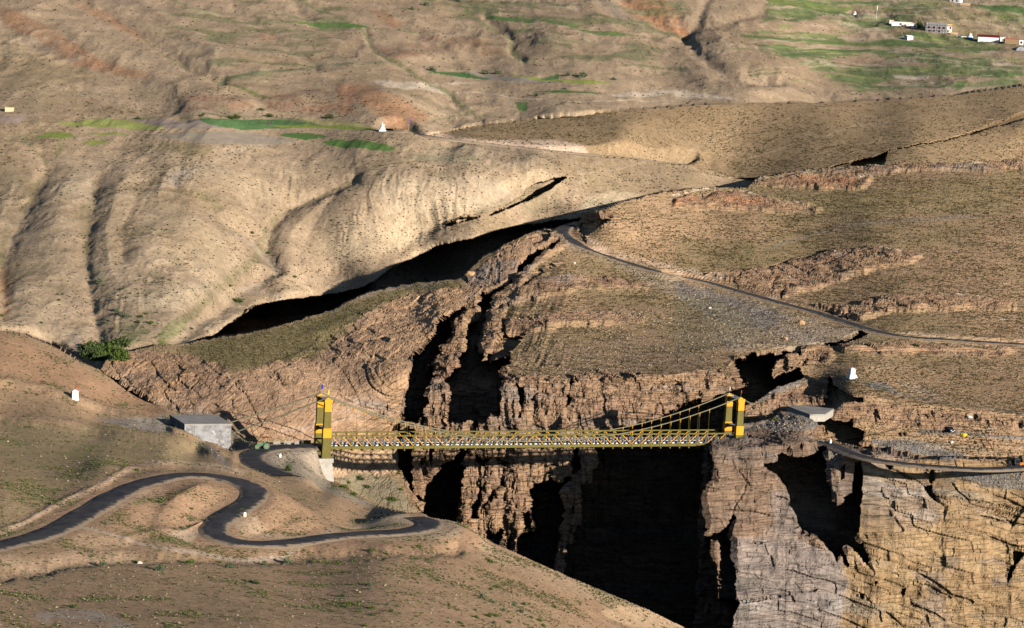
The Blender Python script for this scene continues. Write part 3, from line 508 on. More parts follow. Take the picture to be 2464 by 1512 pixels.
P_(Z2((1980,0),(2300,0),(2461,140),(2461,220),(2250,180),(2000,60)), C(182,128,84), .8, 5); P_(Z2((1800,0),(1880,0),(2050,130),(2000,150)), C(140,124,110), .6, 3)
P_(Z3((0,130),(90,200),(60,240),(0,240)), C(176,122,82), .8, 3); P_(Z3((100,0),(0,20),(60,160),(130,180),(300,120),(450,70),(640,40),(560,0)), C(164,140,108), .5, 4)
for pl in [Z2((260,575),(700,590),(780,660),(600,640),(350,635),(270,600)), Z2((700,600),(1000,590),(820,615)), Z2((1900,655),(2461,650),(2461,670),(2000,690)), Z3((0,650),(480,712),(300,710),(0,690))]: P_(pl, C(206,184,156), .9, 1, w=.3)
S_(Z2((780,660),(1100,680),(1300,705),(1600,718),(2000,712),(2461,722)), 2.2, C(200,176,146), .8); S_(Z2((2150,640),(2461,665)), 2, C(200,176,146), .8); S_(Z2((1150,10),(1400,35),(1700,80)), 4, PALE, .7); S_(Z1((0,815),(500,810)), 4, C(182,152,122), .6)
S_(Z2((2250,1500),(1900,1350),(1500,1180)), 5, C(168,140,108), .0)
for a in [((2300,1110),(2000,1180),(1700,1230)), ]: S_(Z2(*a), 3, PALE, .5)
P_(Z2((540,930),(700,935),(850,960),(1000,985),(1300,990),(1500,980),(1700,1010),(1800,1060),(1750,1085),(1300,1050),(900,1000),(600,955)), C(208,176,146), .9, 1, w=.5)
S_(Z3((0,1160),(350,1235)), 4, C(190,166,136), .4)
for pl, s_ in [(Z3((0,1100),(250,1000),(500,900)), .5), (Z3((480,1135),(700,1060),(1000,970),(1250,890),(1500,860)), .8), (Z3((150,1140),(500,1070),(720,985)), .5), (Z3((0,1060),(200,960),(450,860)), .4), (Z3((900,1060),(1200,1000)), .4)]: S_(pl, 3.2, C(178,150,116), s_, reg=[1])
# vegetation bands along streams and field edges
for pl, wd, c, s_ in [
 (Z1((1000,240),(1080,320),(1200,400),(1350,480),(1540,550)), 3, GRN2, .6), (Z1((1540,550),(1800,525),(2100,490),(2200,465),(2461,465)), 5, C(92,110,70), .85), (Z2((0,470),(200,455),(330,455)), 5, C(88,108,70), .85),
 (Z1((1560,560),(1650,600),(1780,660),(1900,705)), 5, C(100,114,52), .8), (Z2((110,190),(190,240),(220,300),(270,370),(330,415),(430,450),(520,500),(620,580),(720,620),(800,670),(870,750),(940,790),(1040,860)), 5, C(98,112,54), .8), (Z2((940,790),(860,830),(700,850),(620,880)), 3, GRN2, .7),
 (Z2((900,90),(1020,160),(1150,220),(1230,280),(1220,330),(1290,410),(1380,420)), 7, C(100,116,58), .8), (Z2((1370,170),(1280,220),(1230,250)), 6, C(96,114,56), .7), (Z2((550,0),(750,35),(950,70),(1300,100)), 4, C(96,116,56), .8), (Z2((440,60),(800,85),(960,130)), 3, GRN2, .6),
 (Z1((0,650),(780,650),(1000,640),(1700,640)), 1.6, GRN2, .5), (Z1((950,830),(1240,820),(1380,815)), 2.5, C(96,110,54), .8), (Z1((620,840),(1000,842)), 2, GRN2, .6), (Z1((1400,800),(1700,820),(1900,820),(2100,850),(2400,860)), 4, C(84,100,56), .6),
 (Z1((2120,0),(2200,60),(2400,130)), 5, C(90,108,56), .8), (Z1((1800,90),(2150,125),(2461,160)), 2, GRN2, .7), (Z1((1150,0),(1300,45)), 4, GRN2, .6), (Z1((1850,310),(1950,270),(2050,245),(2300,235)), 2.5, C(90,108,56), .7),
 (Z2((250,205),(600,240)), 2.5, C(104,124,56), .8), (Z2((0,1310),(120,1240),(250,1180),(550,1135)), 3.2, C(112,112,52), .8), (Z1((2461,1240),(2300,1330),(2100,1430),(1950,1512)), 4, C(84,84,46), .7),
 (Z1((200,930),(160,970),(230,1060),(310,1110),(340,1190)), 5, C(104,112,56), .7), (Z1((340,1190),(260,1270),(220,1380),(170,1512)), 7, C(106,104,62), .6), (Z4((170,0),(60,150),(20,260),(20,400)), 9, C(104,102,62), .7),
 (Z1((660,1270),(640,1400),(600,1512)), 9, C(118,110,66), .6), (Z4((600,0),(600,250),(620,350),(700,500),(740,600)), 12, C(116,110,70), .55), (Z1((1200,1330),(1400,1370),(1550,1470)), 11, C(112,106,56), .5), (Z1((400,960),(430,1020),(400,1080)), 8, C(112,122,48), .6),
 (Z4((1830,270),(1800,380),(1650,470),(1560,560),(1450,650),(1350,760),(1250,830)), 15, C(98,100,52), .7), (Z4((1950,60),(1880,150),(1850,220)), 9, C(104,104,60), .6),
 (Z2((950,1512),(1050,1470),(1200,1430),(1340,1370)), 5, C(104,102,62), .5)]:
    S_(pl, wd, c, s_ * .85, reg=[0, 1], n=sstep(-.7, .1, n_sml + .5 * n_med))
P_(Z4((790,830),(900,820),(1050,880),(1060,910),(980,930),(980,980),(900,970),(850,900)), C(98,112,48), .85, 3, reg=[0]); P_(Z4((1130,880),(1200,820),(1330,790),(1300,850),(1180,940),(1130,980),(1110,930)), C(104,118,52), .8, 3, reg=[0])
P_(Z1((850,1020),(1300,1010),(1500,1060),(1400,1120),(1100,1060)), C(130,122,66), .5, 4, reg=[0], n=sn); P_(Z2((480,1080),(900,1090),(1050,1120),(900,1160),(600,1140)), C(120,122,92), .5, 3)
P_(Z2((900,340 + 700),(1100,1100),(600,1050)), C(150,140,110), .4, 3)
# pale badland faces
P_(Z2((350,1300),(800,1240),(1150,1250),(1250,1350),(1100,1470),(700,1512),(400,1512),(250,1400)), C(186,164,132), .6, 10, reg=[0]); P_(Z5((350,0),(700,0),(700,60),(600,260),(300,330),(0,420),(0,250),(250,120)), C(190,166,130), .55, 10, reg=[0])
P_(Z1((1150,1250),(1250,1200),(1420,1180),(1350,1260),(1250,1300),(1200,1300)), C(172,156,136), .7, 3, reg=[0]); S_(Z1((1200,1280),(1350,1240),(1500,1160),(1600,1080),(1800,1030),(2050,1000)), 5, C(176,158,132), .7, reg=[0]); S_(Z1((1200,1290),(1080,1360),(1020,1430)), 4, C(176,158,136), .6, reg=[0])
P_(Z1((450,1290),(620,1190),(660,1300),(650,1400),(450,1400),(300,1350)), C(186,164,132), .6, 6, reg=[0]); P_(Z1((150,960),(300,1120),(330,1200),(240,1280),(200,1180),(150,1060)), C(190,158,124), .6, 4, reg=[0])
P_(Z4((800,640),(1300,590),(1500,520),(1480,600),(1350,720),(1100,770),(850,700)), C(180,160,128), .6, 8, reg=[0]); P_(Z4((0,400),(80,450),(90,640),(60,760),(0,760)), C(170,120,76), .6, 5, reg=[0])
P_(Z4((490,930),(580,920),(590,1000),(560,1090),(480,1040)), C(128,114,104), .8, 3, reg=[0])
S_(Z4((1600,180),(1760,230),(1850,310),(1960,400),(1950,470),(1830,530),(1700,560),(1850,610),(2000,660)), 5.5, C(170,152,130), .7, reg=[0]); S_(Z4((1440,860),(1560,790),(1680,700)), 7, C(206,178,144), .8, reg=[0])
P_(Z2((1750,1390),(1950,1350),(2100,1360),(2150,1400),(2000,1450),(1800,1500),(1700,1512)), C(206,184,144), .7, 5, reg=[0, 1])
S_(Z1((1750,1512),(1700,1400),(1750,1300)), 4, PALE, .4, reg=[0])
# fields (colours here; they become objects of their own below)
GF = C(88,120,54); YF = C(146,152,70); PL = C(152,134,118); BF = C(78,118,62)
FIELDS = [
 ('green barley field', Z1((380,870),(620,845),(880,842),(960,855),(1160,905),(1120,920),(900,912),(620,905)), YF, 'yellow green barley field, widest of the left group, beside a ploughed plot'),
 ('', Z1((920,842),(1390,845),(1430,875),(1620,905),(1400,912),(1160,908),(1000,862)), PL, 'grey ploughed plot between the yellow green and the deep green fields'),
 ('', Z1((1390,840),(1700,838),(2000,840),(2250,880),(2100,905),(1720,915),(1500,890),(1420,868)), BF, 'deep green crop field in the middle of the valley floor'),
 ('', Z1((1880,885),(2150,882),(2400,885),(2640,905),(2600,915),(2000,905)), C(132,146,52), 'narrow yellow strip field below the deep green crop'),
 ('', Z1((2050,830),(2250,848),(2500,870),(2640,905),(2461,892),(2280,876)), C(172,160,96), 'straw coloured strip leading to the white stupa by the road'),
 ('', Z1((1090,965),(1300,935),(1600,925),(1800,940),(2100,998),(1900,1022),(1500,1012),(1200,980)), C(150,136,116), 'large grey fallow plot with an upward curved edge'),
 ('', Z1((1960,950),(2100,940),(2270,950),(2300,965),(2150,990),(2000,970)), C(74,112,46), 'small green patch at the wall corner above the track'),
 ('', Z2((-110,1000),(0,985),(150,993),(350,1020),(415,1050),(330,1065),(100,1050),(-60,1025)), C(86,124,50), 'bright green lens shaped field below the white stupa'),
 ('', Z1((240,945),(380,925),(500,940),(530,965),(430,972)), C(118,132,52), 'small yellow green patch left of the long straw strip'), ('', Z1((600,940),(760,938),(900,945),(860,958),(700,955)), C(136,140,66), 'thin yellowish strip under the barley field'), ('', Z1((570,1000),(660,980),(760,990),(740,1015),(640,1018)), C(132,136,60), 'small pale green oval plot at the slope rim'),
 ('', Z2((620,518),(850,515),(1050,535),(1100,560),(1040,570),(800,545)), C(66,108,50), 'dark green strip field left of a grey terrace'), ('', Z2((880,520),(1150,535),(1450,565),(1590,590),(1300,582),(1060,560)), C(150,138,122), 'grey ploughed terrace between two green strips'), ('', Z2((1150,525),(1350,535),(1600,560),(1850,575),(1980,590),(1700,590),(1400,565)), C(140,148,58), 'long yellow terrace field in the valley centre'), ('', Z2((1340,645),(1600,648),(1870,655),(1850,666),(1500,660)), C(78,114,50), 'thin straight green strip above the pale bank'),
 ('', Z2((1420,545),(1560,520),(1560,550),(1470,558)), C(84,116,64), 'small triangular green plot above the yellow terrace'), ('', Z2((1040,118),(1300,135),(1400,150),(1380,175),(1200,160),(1060,135)), C(80,118,52), 'green strip field on the upper valley slope'), ('', Z2((1400,150),(1700,180),(1700,215),(1500,185)), C(96,122,60), 'green plot right of the upper slope strip'), ('', Z2((1640,215),(1900,230),(2120,270),(1950,268),(1750,240)), C(104,126,58), 'green terrace strip descending toward the ravine'), ('', Z2((0,160),(120,175),(240,200),(150,205),(0,195)), C(84,124,50), 'green strip below the upper canal'),
 ('', Z1((1980,150),(2200,150),(2461,160),(2461,190),(2300,190),(2150,160)), C(92,128,48), 'bright green patch on the upper slope, left of centre'), ('', Z1((1250,60),(1450,85),(1580,125),(1400,105),(1280,80)), C(170,158,112), 'straw coloured strip high on the mountain foot'),
 ('', Z2((1250,730),(1340,735),(1330,795),(1270,785)), C(92,124,60), 'small square green plot on the valley rise'), ('', Z1((0,820),(170,815),(200,835),(130,870),(0,870)), C(166,142,124), 'bare pinkish plot at the left edge below the hut'),
 ('', Z3((480,250),(800,262),(920,285),(760,280),(550,262)), C(78,118,54), 'green strip left of the village terraces'), ('', Z3((940,288),(1200,295),(1390,320),(1360,330),(1100,310)), C(138,146,56), 'yellow terrace strip in front of the village knoll'), ('', Z3((1370,292),(1700,290),(2000,310),(1950,330),(1600,320),(1400,310)), C(66,104,48), 'dark green strip in front of the red roofed hall'), ('', Z3((700,310),(1000,330),(1390,345),(1380,365),(1000,350),(720,330)), C(82,114,56), 'green strip under the long terrace wall'),
 ('', Z3((1640,238),(1900,248),(1960,262),(1900,290),(1700,270)), C(116,130,56), 'green meadow in front of the unfinished building'), ('', Z3((1650,340),(2000,345),(2150,355),(2000,360),(1800,352)), C(142,146,66), 'thin yellow strip below the village'), ('', Z3((720,400),(900,392),(1080,400),(1020,410),(820,410)), C(72,112,56), 'thin green strip on the lower village slope'), ('', Z3((2140,530),(2461,528),(2461,552),(2250,545)), C(140,144,62), 'yellow strip at the right edge of the picture'), ('', Z3((1250,642),(1450,648),(1300,658)), C(98,130,52), 'thin bright green strip above the brown ridge'), ('', Z3((1990,575),(2060,575),(2020,640),(1980,640)), C(92,120,54), 'narrow upright green plot above the ridge'), ('', Z3((640,0),(900,0),(1250,60),(1200,100),(900,70),(660,30)), C(112,124,60), 'wide green meadow at the top edge'),
 ('', Z3((1250,10),(1480,20),(1450,50),(1300,45)), C(120,128,66), 'green meadow left of the yellow roofed house'), ('', Z3((2100,50),(2300,40),(2461,60),(2461,110),(2250,90)), C(86,118,52), 'green meadow behind the knoll at the right edge'),
]
FID = np.zeros(U.shape, int); sl0 = np.stack([U, (V - .035 * U) * 9, U * 0], -1)
for i, (nm, pl, c, lab) in enumerate(FIELDS):
    m = inpoly(pl, U + .12 * (WU - U), V + .06 * (WV - V)) & (REG <= 1)
    FID[m] = i + 1
    paint(m * 1.0, c * (1 + .16 * fbm(sl0, 30, 396, 3))[..., None] * 1.0, .94); 
q3 = np.stack([U, V * 9, U * 0], -1); sl = np.stack([U, (V - .035 * U) * 11, U * 0], -1)
VR = Z3((640,0),(1950,0),(2461,0),(2461,600),(1900,650),(1300,640),(1100,560),(800,420),(520,300),(640,120))
P_(VR, C(94,116,62), .85, 6, n=sstep(-.06, .1, fbm(sl, 110, 391, 4))); P_(VR, C(134,138,78), .7, 6, n=sstep(.2, .34, fbm(sl, 90, 392, 3))); P_(VR, C(186,164,134), .6, 6, n=sstep(.22, .36, fbm(sl, 70, 393, 3)))
P_(Z2((700,0),(2461,0),(2461,560),(1900,560),(1300,300),(900,180)), C(104,112,68), .65, 12, n=sstep(.12, .28, fbm(sl, 90, 394, 3))); P_(Z1((1200,0),(2461,0),(2461,560),(1600,560),(1100,200)), C(104,112,68), .6, 12, n=sstep(.14, .3, fbm(sl, 90, 395, 3)))
S_(Z3((640,40),(900,60),(1180,100),(1300,150),(1420,190)), 3, GRN, .7); S_(Z3((480,250),(820,270),(1360,320),(2000,330),(2300,345)), 5, C(88,106,56), .8); S_(Z3((1640,240),(1950,255),(2100,290),(2461,310)), 5, C(100,118,60), .7); S_(Z3((700,400),(900,390),(1080,400)), 3, GRN, .7); S_(Z3((860,330),(1390,345)), 1.5, PALE, .9); S_(Z3((2040,50),(2461,80)), 7, C(92,116,58), .6); S_(Z3((1430,110),(1540,60),(1600,30)), 6, C(100,112,60), .6)
S_(Z3((930,430),(1070,510),(1200,580)), 3, C(108,114,66), .6); S_(Z3((1770,420),(1850,520),(1900,640)), 5, C(112,116,66), .6); S_(Z3((1500,490),(1480,560),(1520,580)), 2.5, DGR, .6)
for k_ in range(26):
    rs = np.random.RandomState(k_ + 5); a = rs.uniform(1750, 2440); b = rs.uniform(20, 215); l = rs.uniform(30, 130)
    if b > 200 - (a - 2100) * .06: b -= 40
    S_([(a, b), (a + l, b + l * rs.uniform(.0, .09))], rs.uniform(1.0, 2.2), [C(104,124,60), C(150,150,76), C(84,104,54), C(190,168,140)][k_ % 4], .7, reg=[0])
P_(Z3((1540,530),(1790,530),(1790,555),(1560,550)), C(206,182,158), .9, 1, w=.2); P_(Z3((2240,438),(2380,438),(2380,452),(2240,452)), C(204,180,148), .9, 1, w=.2)
P_(Z3((1450,250),(1600,200),(1800,100),(2100,60),(2400,180),(2461,260),(2200,260),(1700,240)), C(176,146,106), .6, 5, reg=[0]); S_(Z3((1540,115),(1900,165),(2120,180),(2461,215)), 2, PALE, .8, reg=[0]); S_(Z3((1700,110),(1900,90),(2120,70)), 2, PALE, .8, reg=[0]); P_(Z3((1200,260),(1500,240),(1560,270),(1350,300),(1200,285)), C(184,158,126), .7, 3)
paint(spm * sstep(20, 60, ds) * sstep(-.5, .3, n_med), C(188, 162, 126), .55)
# ---- right slopes
P_(Z3((2400,1512),(2461,1200),(2000,1270),(1400,1330),(700,1370),(640,1400),(1050,1500)), C(152,134,84), .5, 8, reg=[2]); P_(Z6((430,260),(560,240),(660,300),(500,370),(400,330)), C(94,98,50), .7, 8, reg=[2], n=sn)
S_(Z6((640,300),(900,210),(1200,130),(1600,90),(2150,60)), 8, C(150,132,112), .6, reg=[2]); P_(Z6((640,250),(1000,300),(1400,260),(1100,310),(800,370),(600,430),(200,430),(0,420),(0,220)), C(128,114,72), .5, 8, reg=[2])
for a, s_ in [(Z6((130,440),(250,480),(400,520)), .8), (Z6((30,440),(120,440),(300,520),(500,600),(700,640)), .7), (Z5((1680,130),(1760,220),(1900,300),(2100,370),(2300,410),(2461,440)), .8), (Z6((1600,880),(1900,900),(2300,935),(2461,940)), .6)]: S_(a, 8, C(198,168,138), s_, reg=[2], n=sn)
for a in [Z3((0,1375),(120,1340),(270,1320),(330,1340),(500,1345),(640,1390)), Z3((600,1250),(830,1240),(1000,1250)), Z3((900,1210),(1250,1180),(1450,1180),(1300,1195)), Z3((780,1440),(870,1430),(950,1440)), Z3((1300,1265),(1400,1245)), Z3((2050,1175),(2200,1160)), Z6((1900,630),(2050,630),(2180,655)), Z6((1400,305),(1600,340))]: S_(a, 5, C(222,196,160), .85, reg=[2], n=sstep(-.2, .2, n_sml), w=1)
for pl in [Z3((250,1400),(350,1380),(640,1420),(640,1480),(500,1490),(250,1440)), Z3((0,1400),(150,1400),(150,1440),(0,1470)), Z3((650,1270),(1100,1260),(1300,1280),(1250,1330),(900,1335),(650,1310)), Z3((1500,1090),(1800,1060),(2000,1020),(1850,1100),(1600,1150))]: P_(pl, C(188,128,84) * 1.05, .85, 3, reg=[2], n=sn)
P_(Z6((1120,960),(1400,940),(1300,975),(1150,980)), C(140,134,126), .8, 2, reg=[2]); P_(Z6((1280,1225),(1480,1225),(1560,1300),(1640,1330),(1540,1310),(1380,1270)), C(128,124,118), .95, 2, reg=[2], w=.4); S_(Z6((1540,1310),(1900,1370),(2461,1450)), 5, C(160,146,130), .7, reg=[2])
P_(Z6((1330,1110),(1500,1100),(1540,1150),(1350,1150)), C(196,164,126), .7, 3, reg=[2]); P_(Z6((1560,1210),(1750,1270),(1880,1290),(1850,1340),(1650,1290)), C(188,164,136), .6, 3, reg=[2]); P_(Z6((1700,1380),(2461,1430),(2461,1400),(1900,1350)), C(170,134,94), .5, 4, reg=[2])
S_(Z9((1720,130),(1950,140),(2200,160),(2461,175)), 7, C(130,124,116), .8, reg=[2]); S_(Z9((1620,190),(1900,225),(2200,270)), 8, C(150,134,112), .6, reg=[2]); P_(Z9((2080,300),(2461,200),(2461,340),(2250,330)), C(176,142,104), .6, 4, reg=[2, 4])
P_([(1240,870),(1500,800),(1700,860),(1740,880),(1500,905),(1250,905)], C(150,124,96), .5, 8, reg=[2]); P_(Z6((0,640),(250,640),(500,720),(600,900),(300,1000),(0,1050)), C(140,128,96), .6, 8, reg=[2])
# ---- near hillside
S_(Z7((0,850),(200,760),(450,640),(650,530),(850,430),(1000,350),(1200,350),(1500,380),(1700,420)), 11, C(204,168,132), .85, reg=[5], n=sstep(-.8, -.1, n_sml + n_med)); S_(Z7((0,1060),(200,1080),(500,1010),(900,1000)), 18, C(190,156,120), .6, reg=[5])
S_(Z7((400,850),(580,840),(800,880),(1100,940),(1400,975),(1700,1010),(2000,1010),(2130,960)), 5, C(190,164,136), .9, reg=[5], w=.2)
P_(Z7((420,940),(600,860),(780,890),(1000,930),(700,960)), C(200,164,122), .7, 3, reg=[5]); P_(Z7((1150,850),(1300,770),(1420,790),(1350,880),(1200,890)), C(202,172,138), .8, 4, reg=[5]); P_(Z7((900,560),(1200,520),(1000,640),(800,740),(780,700)), C(196,160,124), .6, 5, reg=[5])
P_(Z7((1600,830),(1750,770),(1900,860),(2200,840),(2461,800),(2461,845),(1900,905),(1700,900)), C(192,160,124), .75, 3, reg=[5]); P_(Z8((0,830),(250,770),(500,730),(590,790),(450,820),(0,845)), C(192,162,128), .8, 3, reg=[5])
P_(Z8((720,740),(900,830),(850,900),(300,890),(0,900),(400,860),(640,840)), C(172,148,118), .7, 4, reg=[5]); P_(Z8((1000,900),(1600,1120),(2000,1280),(2461,1500),(2300,1512),(1600,1250),(1000,1000)), C(184,154,118), .5, 8, reg=[5])
P_(Z8((1850,1390),(2000,1350),(2200,1380),(2461,1512),(2100,1512),(1900,1440)), C(212,174,128), .8, 3, reg=[5]); P_(Z7((250,1410),(450,1380),(700,1400),(950,1490),(900,1512),(300,1480)), C(166,150,134), .7, 3, reg=[5], n=sn)
for a, wd in [(Z7((110,320),(340,370)), 5), (Z7((600,370),(850,410)), 6), (Z7((0,200),(300,260),(600,300)), 12), (Z7((1440,640),(1650,560)), 9), (Z7((950,680),(1150,600)), 8), (Z7((900,860),(1200,890)), 9), (Z7((1700,690),(1900,640)), 9)]: S_(a, wd, C(118,126,58), .6, reg=[5], n=sn)
P_(Z7((0,60),(700,120),(1400,200),(1500,300),(1300,340),(900,340),(600,480),(200,700),(0,780)), C(148,134,88), .45, 10, reg=[5])
P_(Z4((0,880),(200,930),(500,1090),(900,1290),(1150,1430),(1050,1512),(500,1300),(0,1220)), C(172,128,92), .6, 8, reg=[5]); P_([(375,1000),(420,1005),(480,1030),(470,1045),(430,1030),(380,1020)], C(146,138,128), .8, 2, reg=[5]); P_(Z7((650,290 - 260),(1100,60),(1290,110),(1100,160)), C(146,138,128), .7, 2, reg=[5])
P_(Z2((0,0),(1,0),(1,1)), C(0,0,0), 0); S_(Z7((1380,210),(1500,290),(1600,370)), 9, C(146,132,116), .8, reg=[5]); P_([(560,1030),(760,1060),(755,1085),(690,1095),(620,1090),(640,1075),(575,1090),(556,1080)], C(160,140,116), .8, 2, reg=[5]); P_([(620,1095),(750,1080),(800,1170),(950,1235),(900,1225),(780,1180),(700,1150),(640,1130)], C(152,138,118), .8, 3, reg=[5])
P_([(800,1150),(870,1140),(950,1150),(1000,1230),(960,1230),(860,1190)], C(154,138,108), .9, 4, reg=[3]); P_([(810,1155),(850,1140),(900,1180),(980,1225),(900,1210)], C(140,132,94), .5, 4, reg=[3], n=sn)
# crest pasture on the left ridge
GL1 = blur(inpoly([(430,840),(480,825),(600,805),(700,780),(800,750),(900,705),(1000,685),(1110,675),(1115,690),(1000,700),(920,735),(860,775),(790,830),(760,860),(640,880),(560,890),(500,865)], WU, WV), 6) * (REG == 3)
paint(GL1, C(134, 120, 78), .85); rockreg *= (1 - .8 * GL1)
S_([(800,752),(860,716),(950,695),(1100,675)], 9, C(160,138,120), .7, reg=[3], n=sn)
lum_ = BASE.mean(-1, keepdims=True); BASE = lum_ + (BASE - lum_) * .88
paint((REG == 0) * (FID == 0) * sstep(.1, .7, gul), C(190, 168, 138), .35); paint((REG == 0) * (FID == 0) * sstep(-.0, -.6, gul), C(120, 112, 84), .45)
BASE *= np.select([REG == 4, REG == 3, REG == 2, REG == 5], [.86, .97, 1.08 - .16 * rockreg, 1.2], 1.06)[..., None]
BASE *= (1 + .13 * n_sml + .06 * n_med + (REG != 4) * (FID == 0) * (.16 * fbm(Ps, 5.5, 397, 3) + .12 * ridged(Ps, 9, 398, 3, sx=.6, sy=1.6) * (REG <= 1)))[..., None]
BASE = np.clip(BASE, .01, .85)
# ------------------------------------------------------------------ materials
def newmat(name):
    m = bpy.data.materials.new(name); m.use_nodes = True; n = m.node_tree.nodes; l = m.node_tree.links
    b = n['Principled BSDF']; b.inputs['Roughness'].default_value = .9
    b.inputs['Specular IOR Level'].default_value = .15
    return m, n, l, b
def ground_mat(name, scale=1.0, bump=.5, speck=.35, crack=0.0, dip=None, bsc=.7, blo=.5):
    m, n, l, b = newmat(name)
    at = n.new('ShaderNodeAttribute'); at.attribute_name = 'col'
    tc = n.new('ShaderNodeTexCoord')
    n1 = n.new('ShaderNodeTexNoise'); n1.inputs['Scale'].default_value = .9 * scale; n1.inputs['Detail'].default_value = 6; n1.inputs['Roughness'].default_value = .75
    l.new(tc.outputs['Object'], n1.inputs['Vector'])
    mr = n.new('ShaderNodeMapRange'); mr.inputs[1].default_value = .3; mr.inputs[2].default_value = .7; mr.inputs[3].default_value = 1 - speck; mr.inputs[4].default_value = 1 + speck * .8
    l.new(n1.outputs[0], mr.inputs[0])
    mx = n.new('ShaderNodeVectorMath'); mx.operation = 'SCALE'; l.new(at.outputs[0], mx.inputs[0]); l.new(mr.outputs[0], mx.inputs['Scale'])
    out = mx.outputs[0]
    h = n1.outputs[0]
    if crack:
        vo = n.new('ShaderNodeTexVoronoi'); vo.feature = 'DISTANCE_TO_EDGE'; vo.inputs['Scale'].default_value = .45 * scale
        mp = n.new('ShaderNodeMapping'); mp.inputs['Scale'].default_value = (1, 1, 1.8); nn = n.new('ShaderNodeTexNoise'); nn.inputs['Scale'].default_value = .5
        ad = n.new('ShaderNodeMixRGB'); ad.blend_type = 'ADD'; ad.inputs[0].default_value = 2.5
        l.new(tc.outputs['Object'], nn.inputs['Vector']); l.new(tc.outputs['Object'], ad.inputs[1]); l.new(nn.outputs[1], ad.inputs[2]); l.new(ad.outputs[0], mp.inputs[0]); l.new(mp.outputs[0], vo.inputs['Vector'])
        cr = n.new('ShaderNodeMapRange'); cr.inputs[1].default_value = 0; cr.inputs[2].default_value = .09; cr.inputs[3].default_value = 1 - crack; cr.inputs[4].default_value = 1
        l.new(vo.outputs[0], cr.inputs[0])
        mu = n.new('ShaderNodeMath'); mu.operation = 'MULTIPLY_ADD'; mu.inputs[1].default_value = .8; l.new(cr.outputs[0], mu.inputs[0]); l.new(n1.outputs[0], mu.inputs[2]); h = mu.outputs[0]
    if dip is not None:      # bedding: thin layers along the dip
        m2 = n.new('ShaderNodeMapping'); m2.inputs['Rotation'].default_value = dip; m3 = n.new('ShaderNodeMapping'); m3.inputs['Scale'].default_value = (.05, .05, bsc)
        wn = n.new('ShaderNodeTexNoise'); wn.inputs['Scale'].default_value = .045; ws = n.new('ShaderNodeMixRGB'); ws.blend_type = 'ADD'; ws.inputs[0].default_value = 7
        l.new(tc.outputs['Object'], wn.inputs['Vector']); l.new(tc.outputs['Object'], ws.inputs[1]); l.new(wn.outputs[1], ws.inputs[2])
        l.new(ws.outputs[0], m2.inputs[0]); l.new(m2.outputs[0], m3.inputs[0])
        bn = n.new('ShaderNodeTexNoise'); bn.inputs['Scale'].default_value = 1.0; bn.inputs['Detail'].default_value = 2; bn.inputs['Roughness'].default_value = .65; l.new(m3.outputs[0], bn.inputs['Vector'])
        br = n.new('ShaderNodeMapRange'); br.inputs[1].default_value = .0; br.inputs[2].default_value = .035; br.inputs[3].default_value = blo; br.inputs[4].default_value = 1.0; ab = n.new('ShaderNodeMath'); ab.operation = 'SUBTRACT'; ab.inputs[1].default_value = .52; l.new(bn.outputs[0], ab.inputs[0]); a2 = n.new('ShaderNodeMath'); a2.operation = 'ABSOLUTE'; l.new(ab.outputs[0], a2.inputs[0]); l.new(a2.outputs[0], br.inputs[0])
        b2 = n.new('ShaderNodeVectorMath'); b2.operation = 'SCALE'; l.new(out, b2.inputs[0]); l.new(br.outputs[0], b2.inputs['Scale']); out = b2.outputs[0]
        m5 = n.new('ShaderNodeMath'); m5.operation = 'MULTIPLY_ADD'; m5.inputs[1].default_value = 1.0; l.new(br.outputs[0], m5.inputs[0]); l.new(h, m5.inputs[2]); h = m5.outputs[0]
    l.new(out, b.inputs['Base Color'])
    bp = n.new('ShaderNodeBump'); bp.inputs['Strength'].default_value = bump; bp.inputs['Distance'].default_value = .5
    l.new(h, bp.inputs['Height']); l.new(bp.outputs[0], b.inputs['Normal'])
    return m
MG = ground_mat('soil', 1.0, .7, .36); MGF = ground_mat('far_soil', .7, .9, .40); MR = ground_mat('rock', .8, .9, .28, crack=.4, dip=(0, 0, 0)); MRL = ground_mat('tilted_rock', .8, .8, .28, crack=.4, dip=(R(-14), R(24), 0), bsc=.5, blo=.6); MRC = ground_mat('bedded_rock', .8, .8, .26, crack=.08, dip=(0, R(6), 0), bsc=.85, blo=.62); MF = ground_mat('crop', 2, .35, .14)
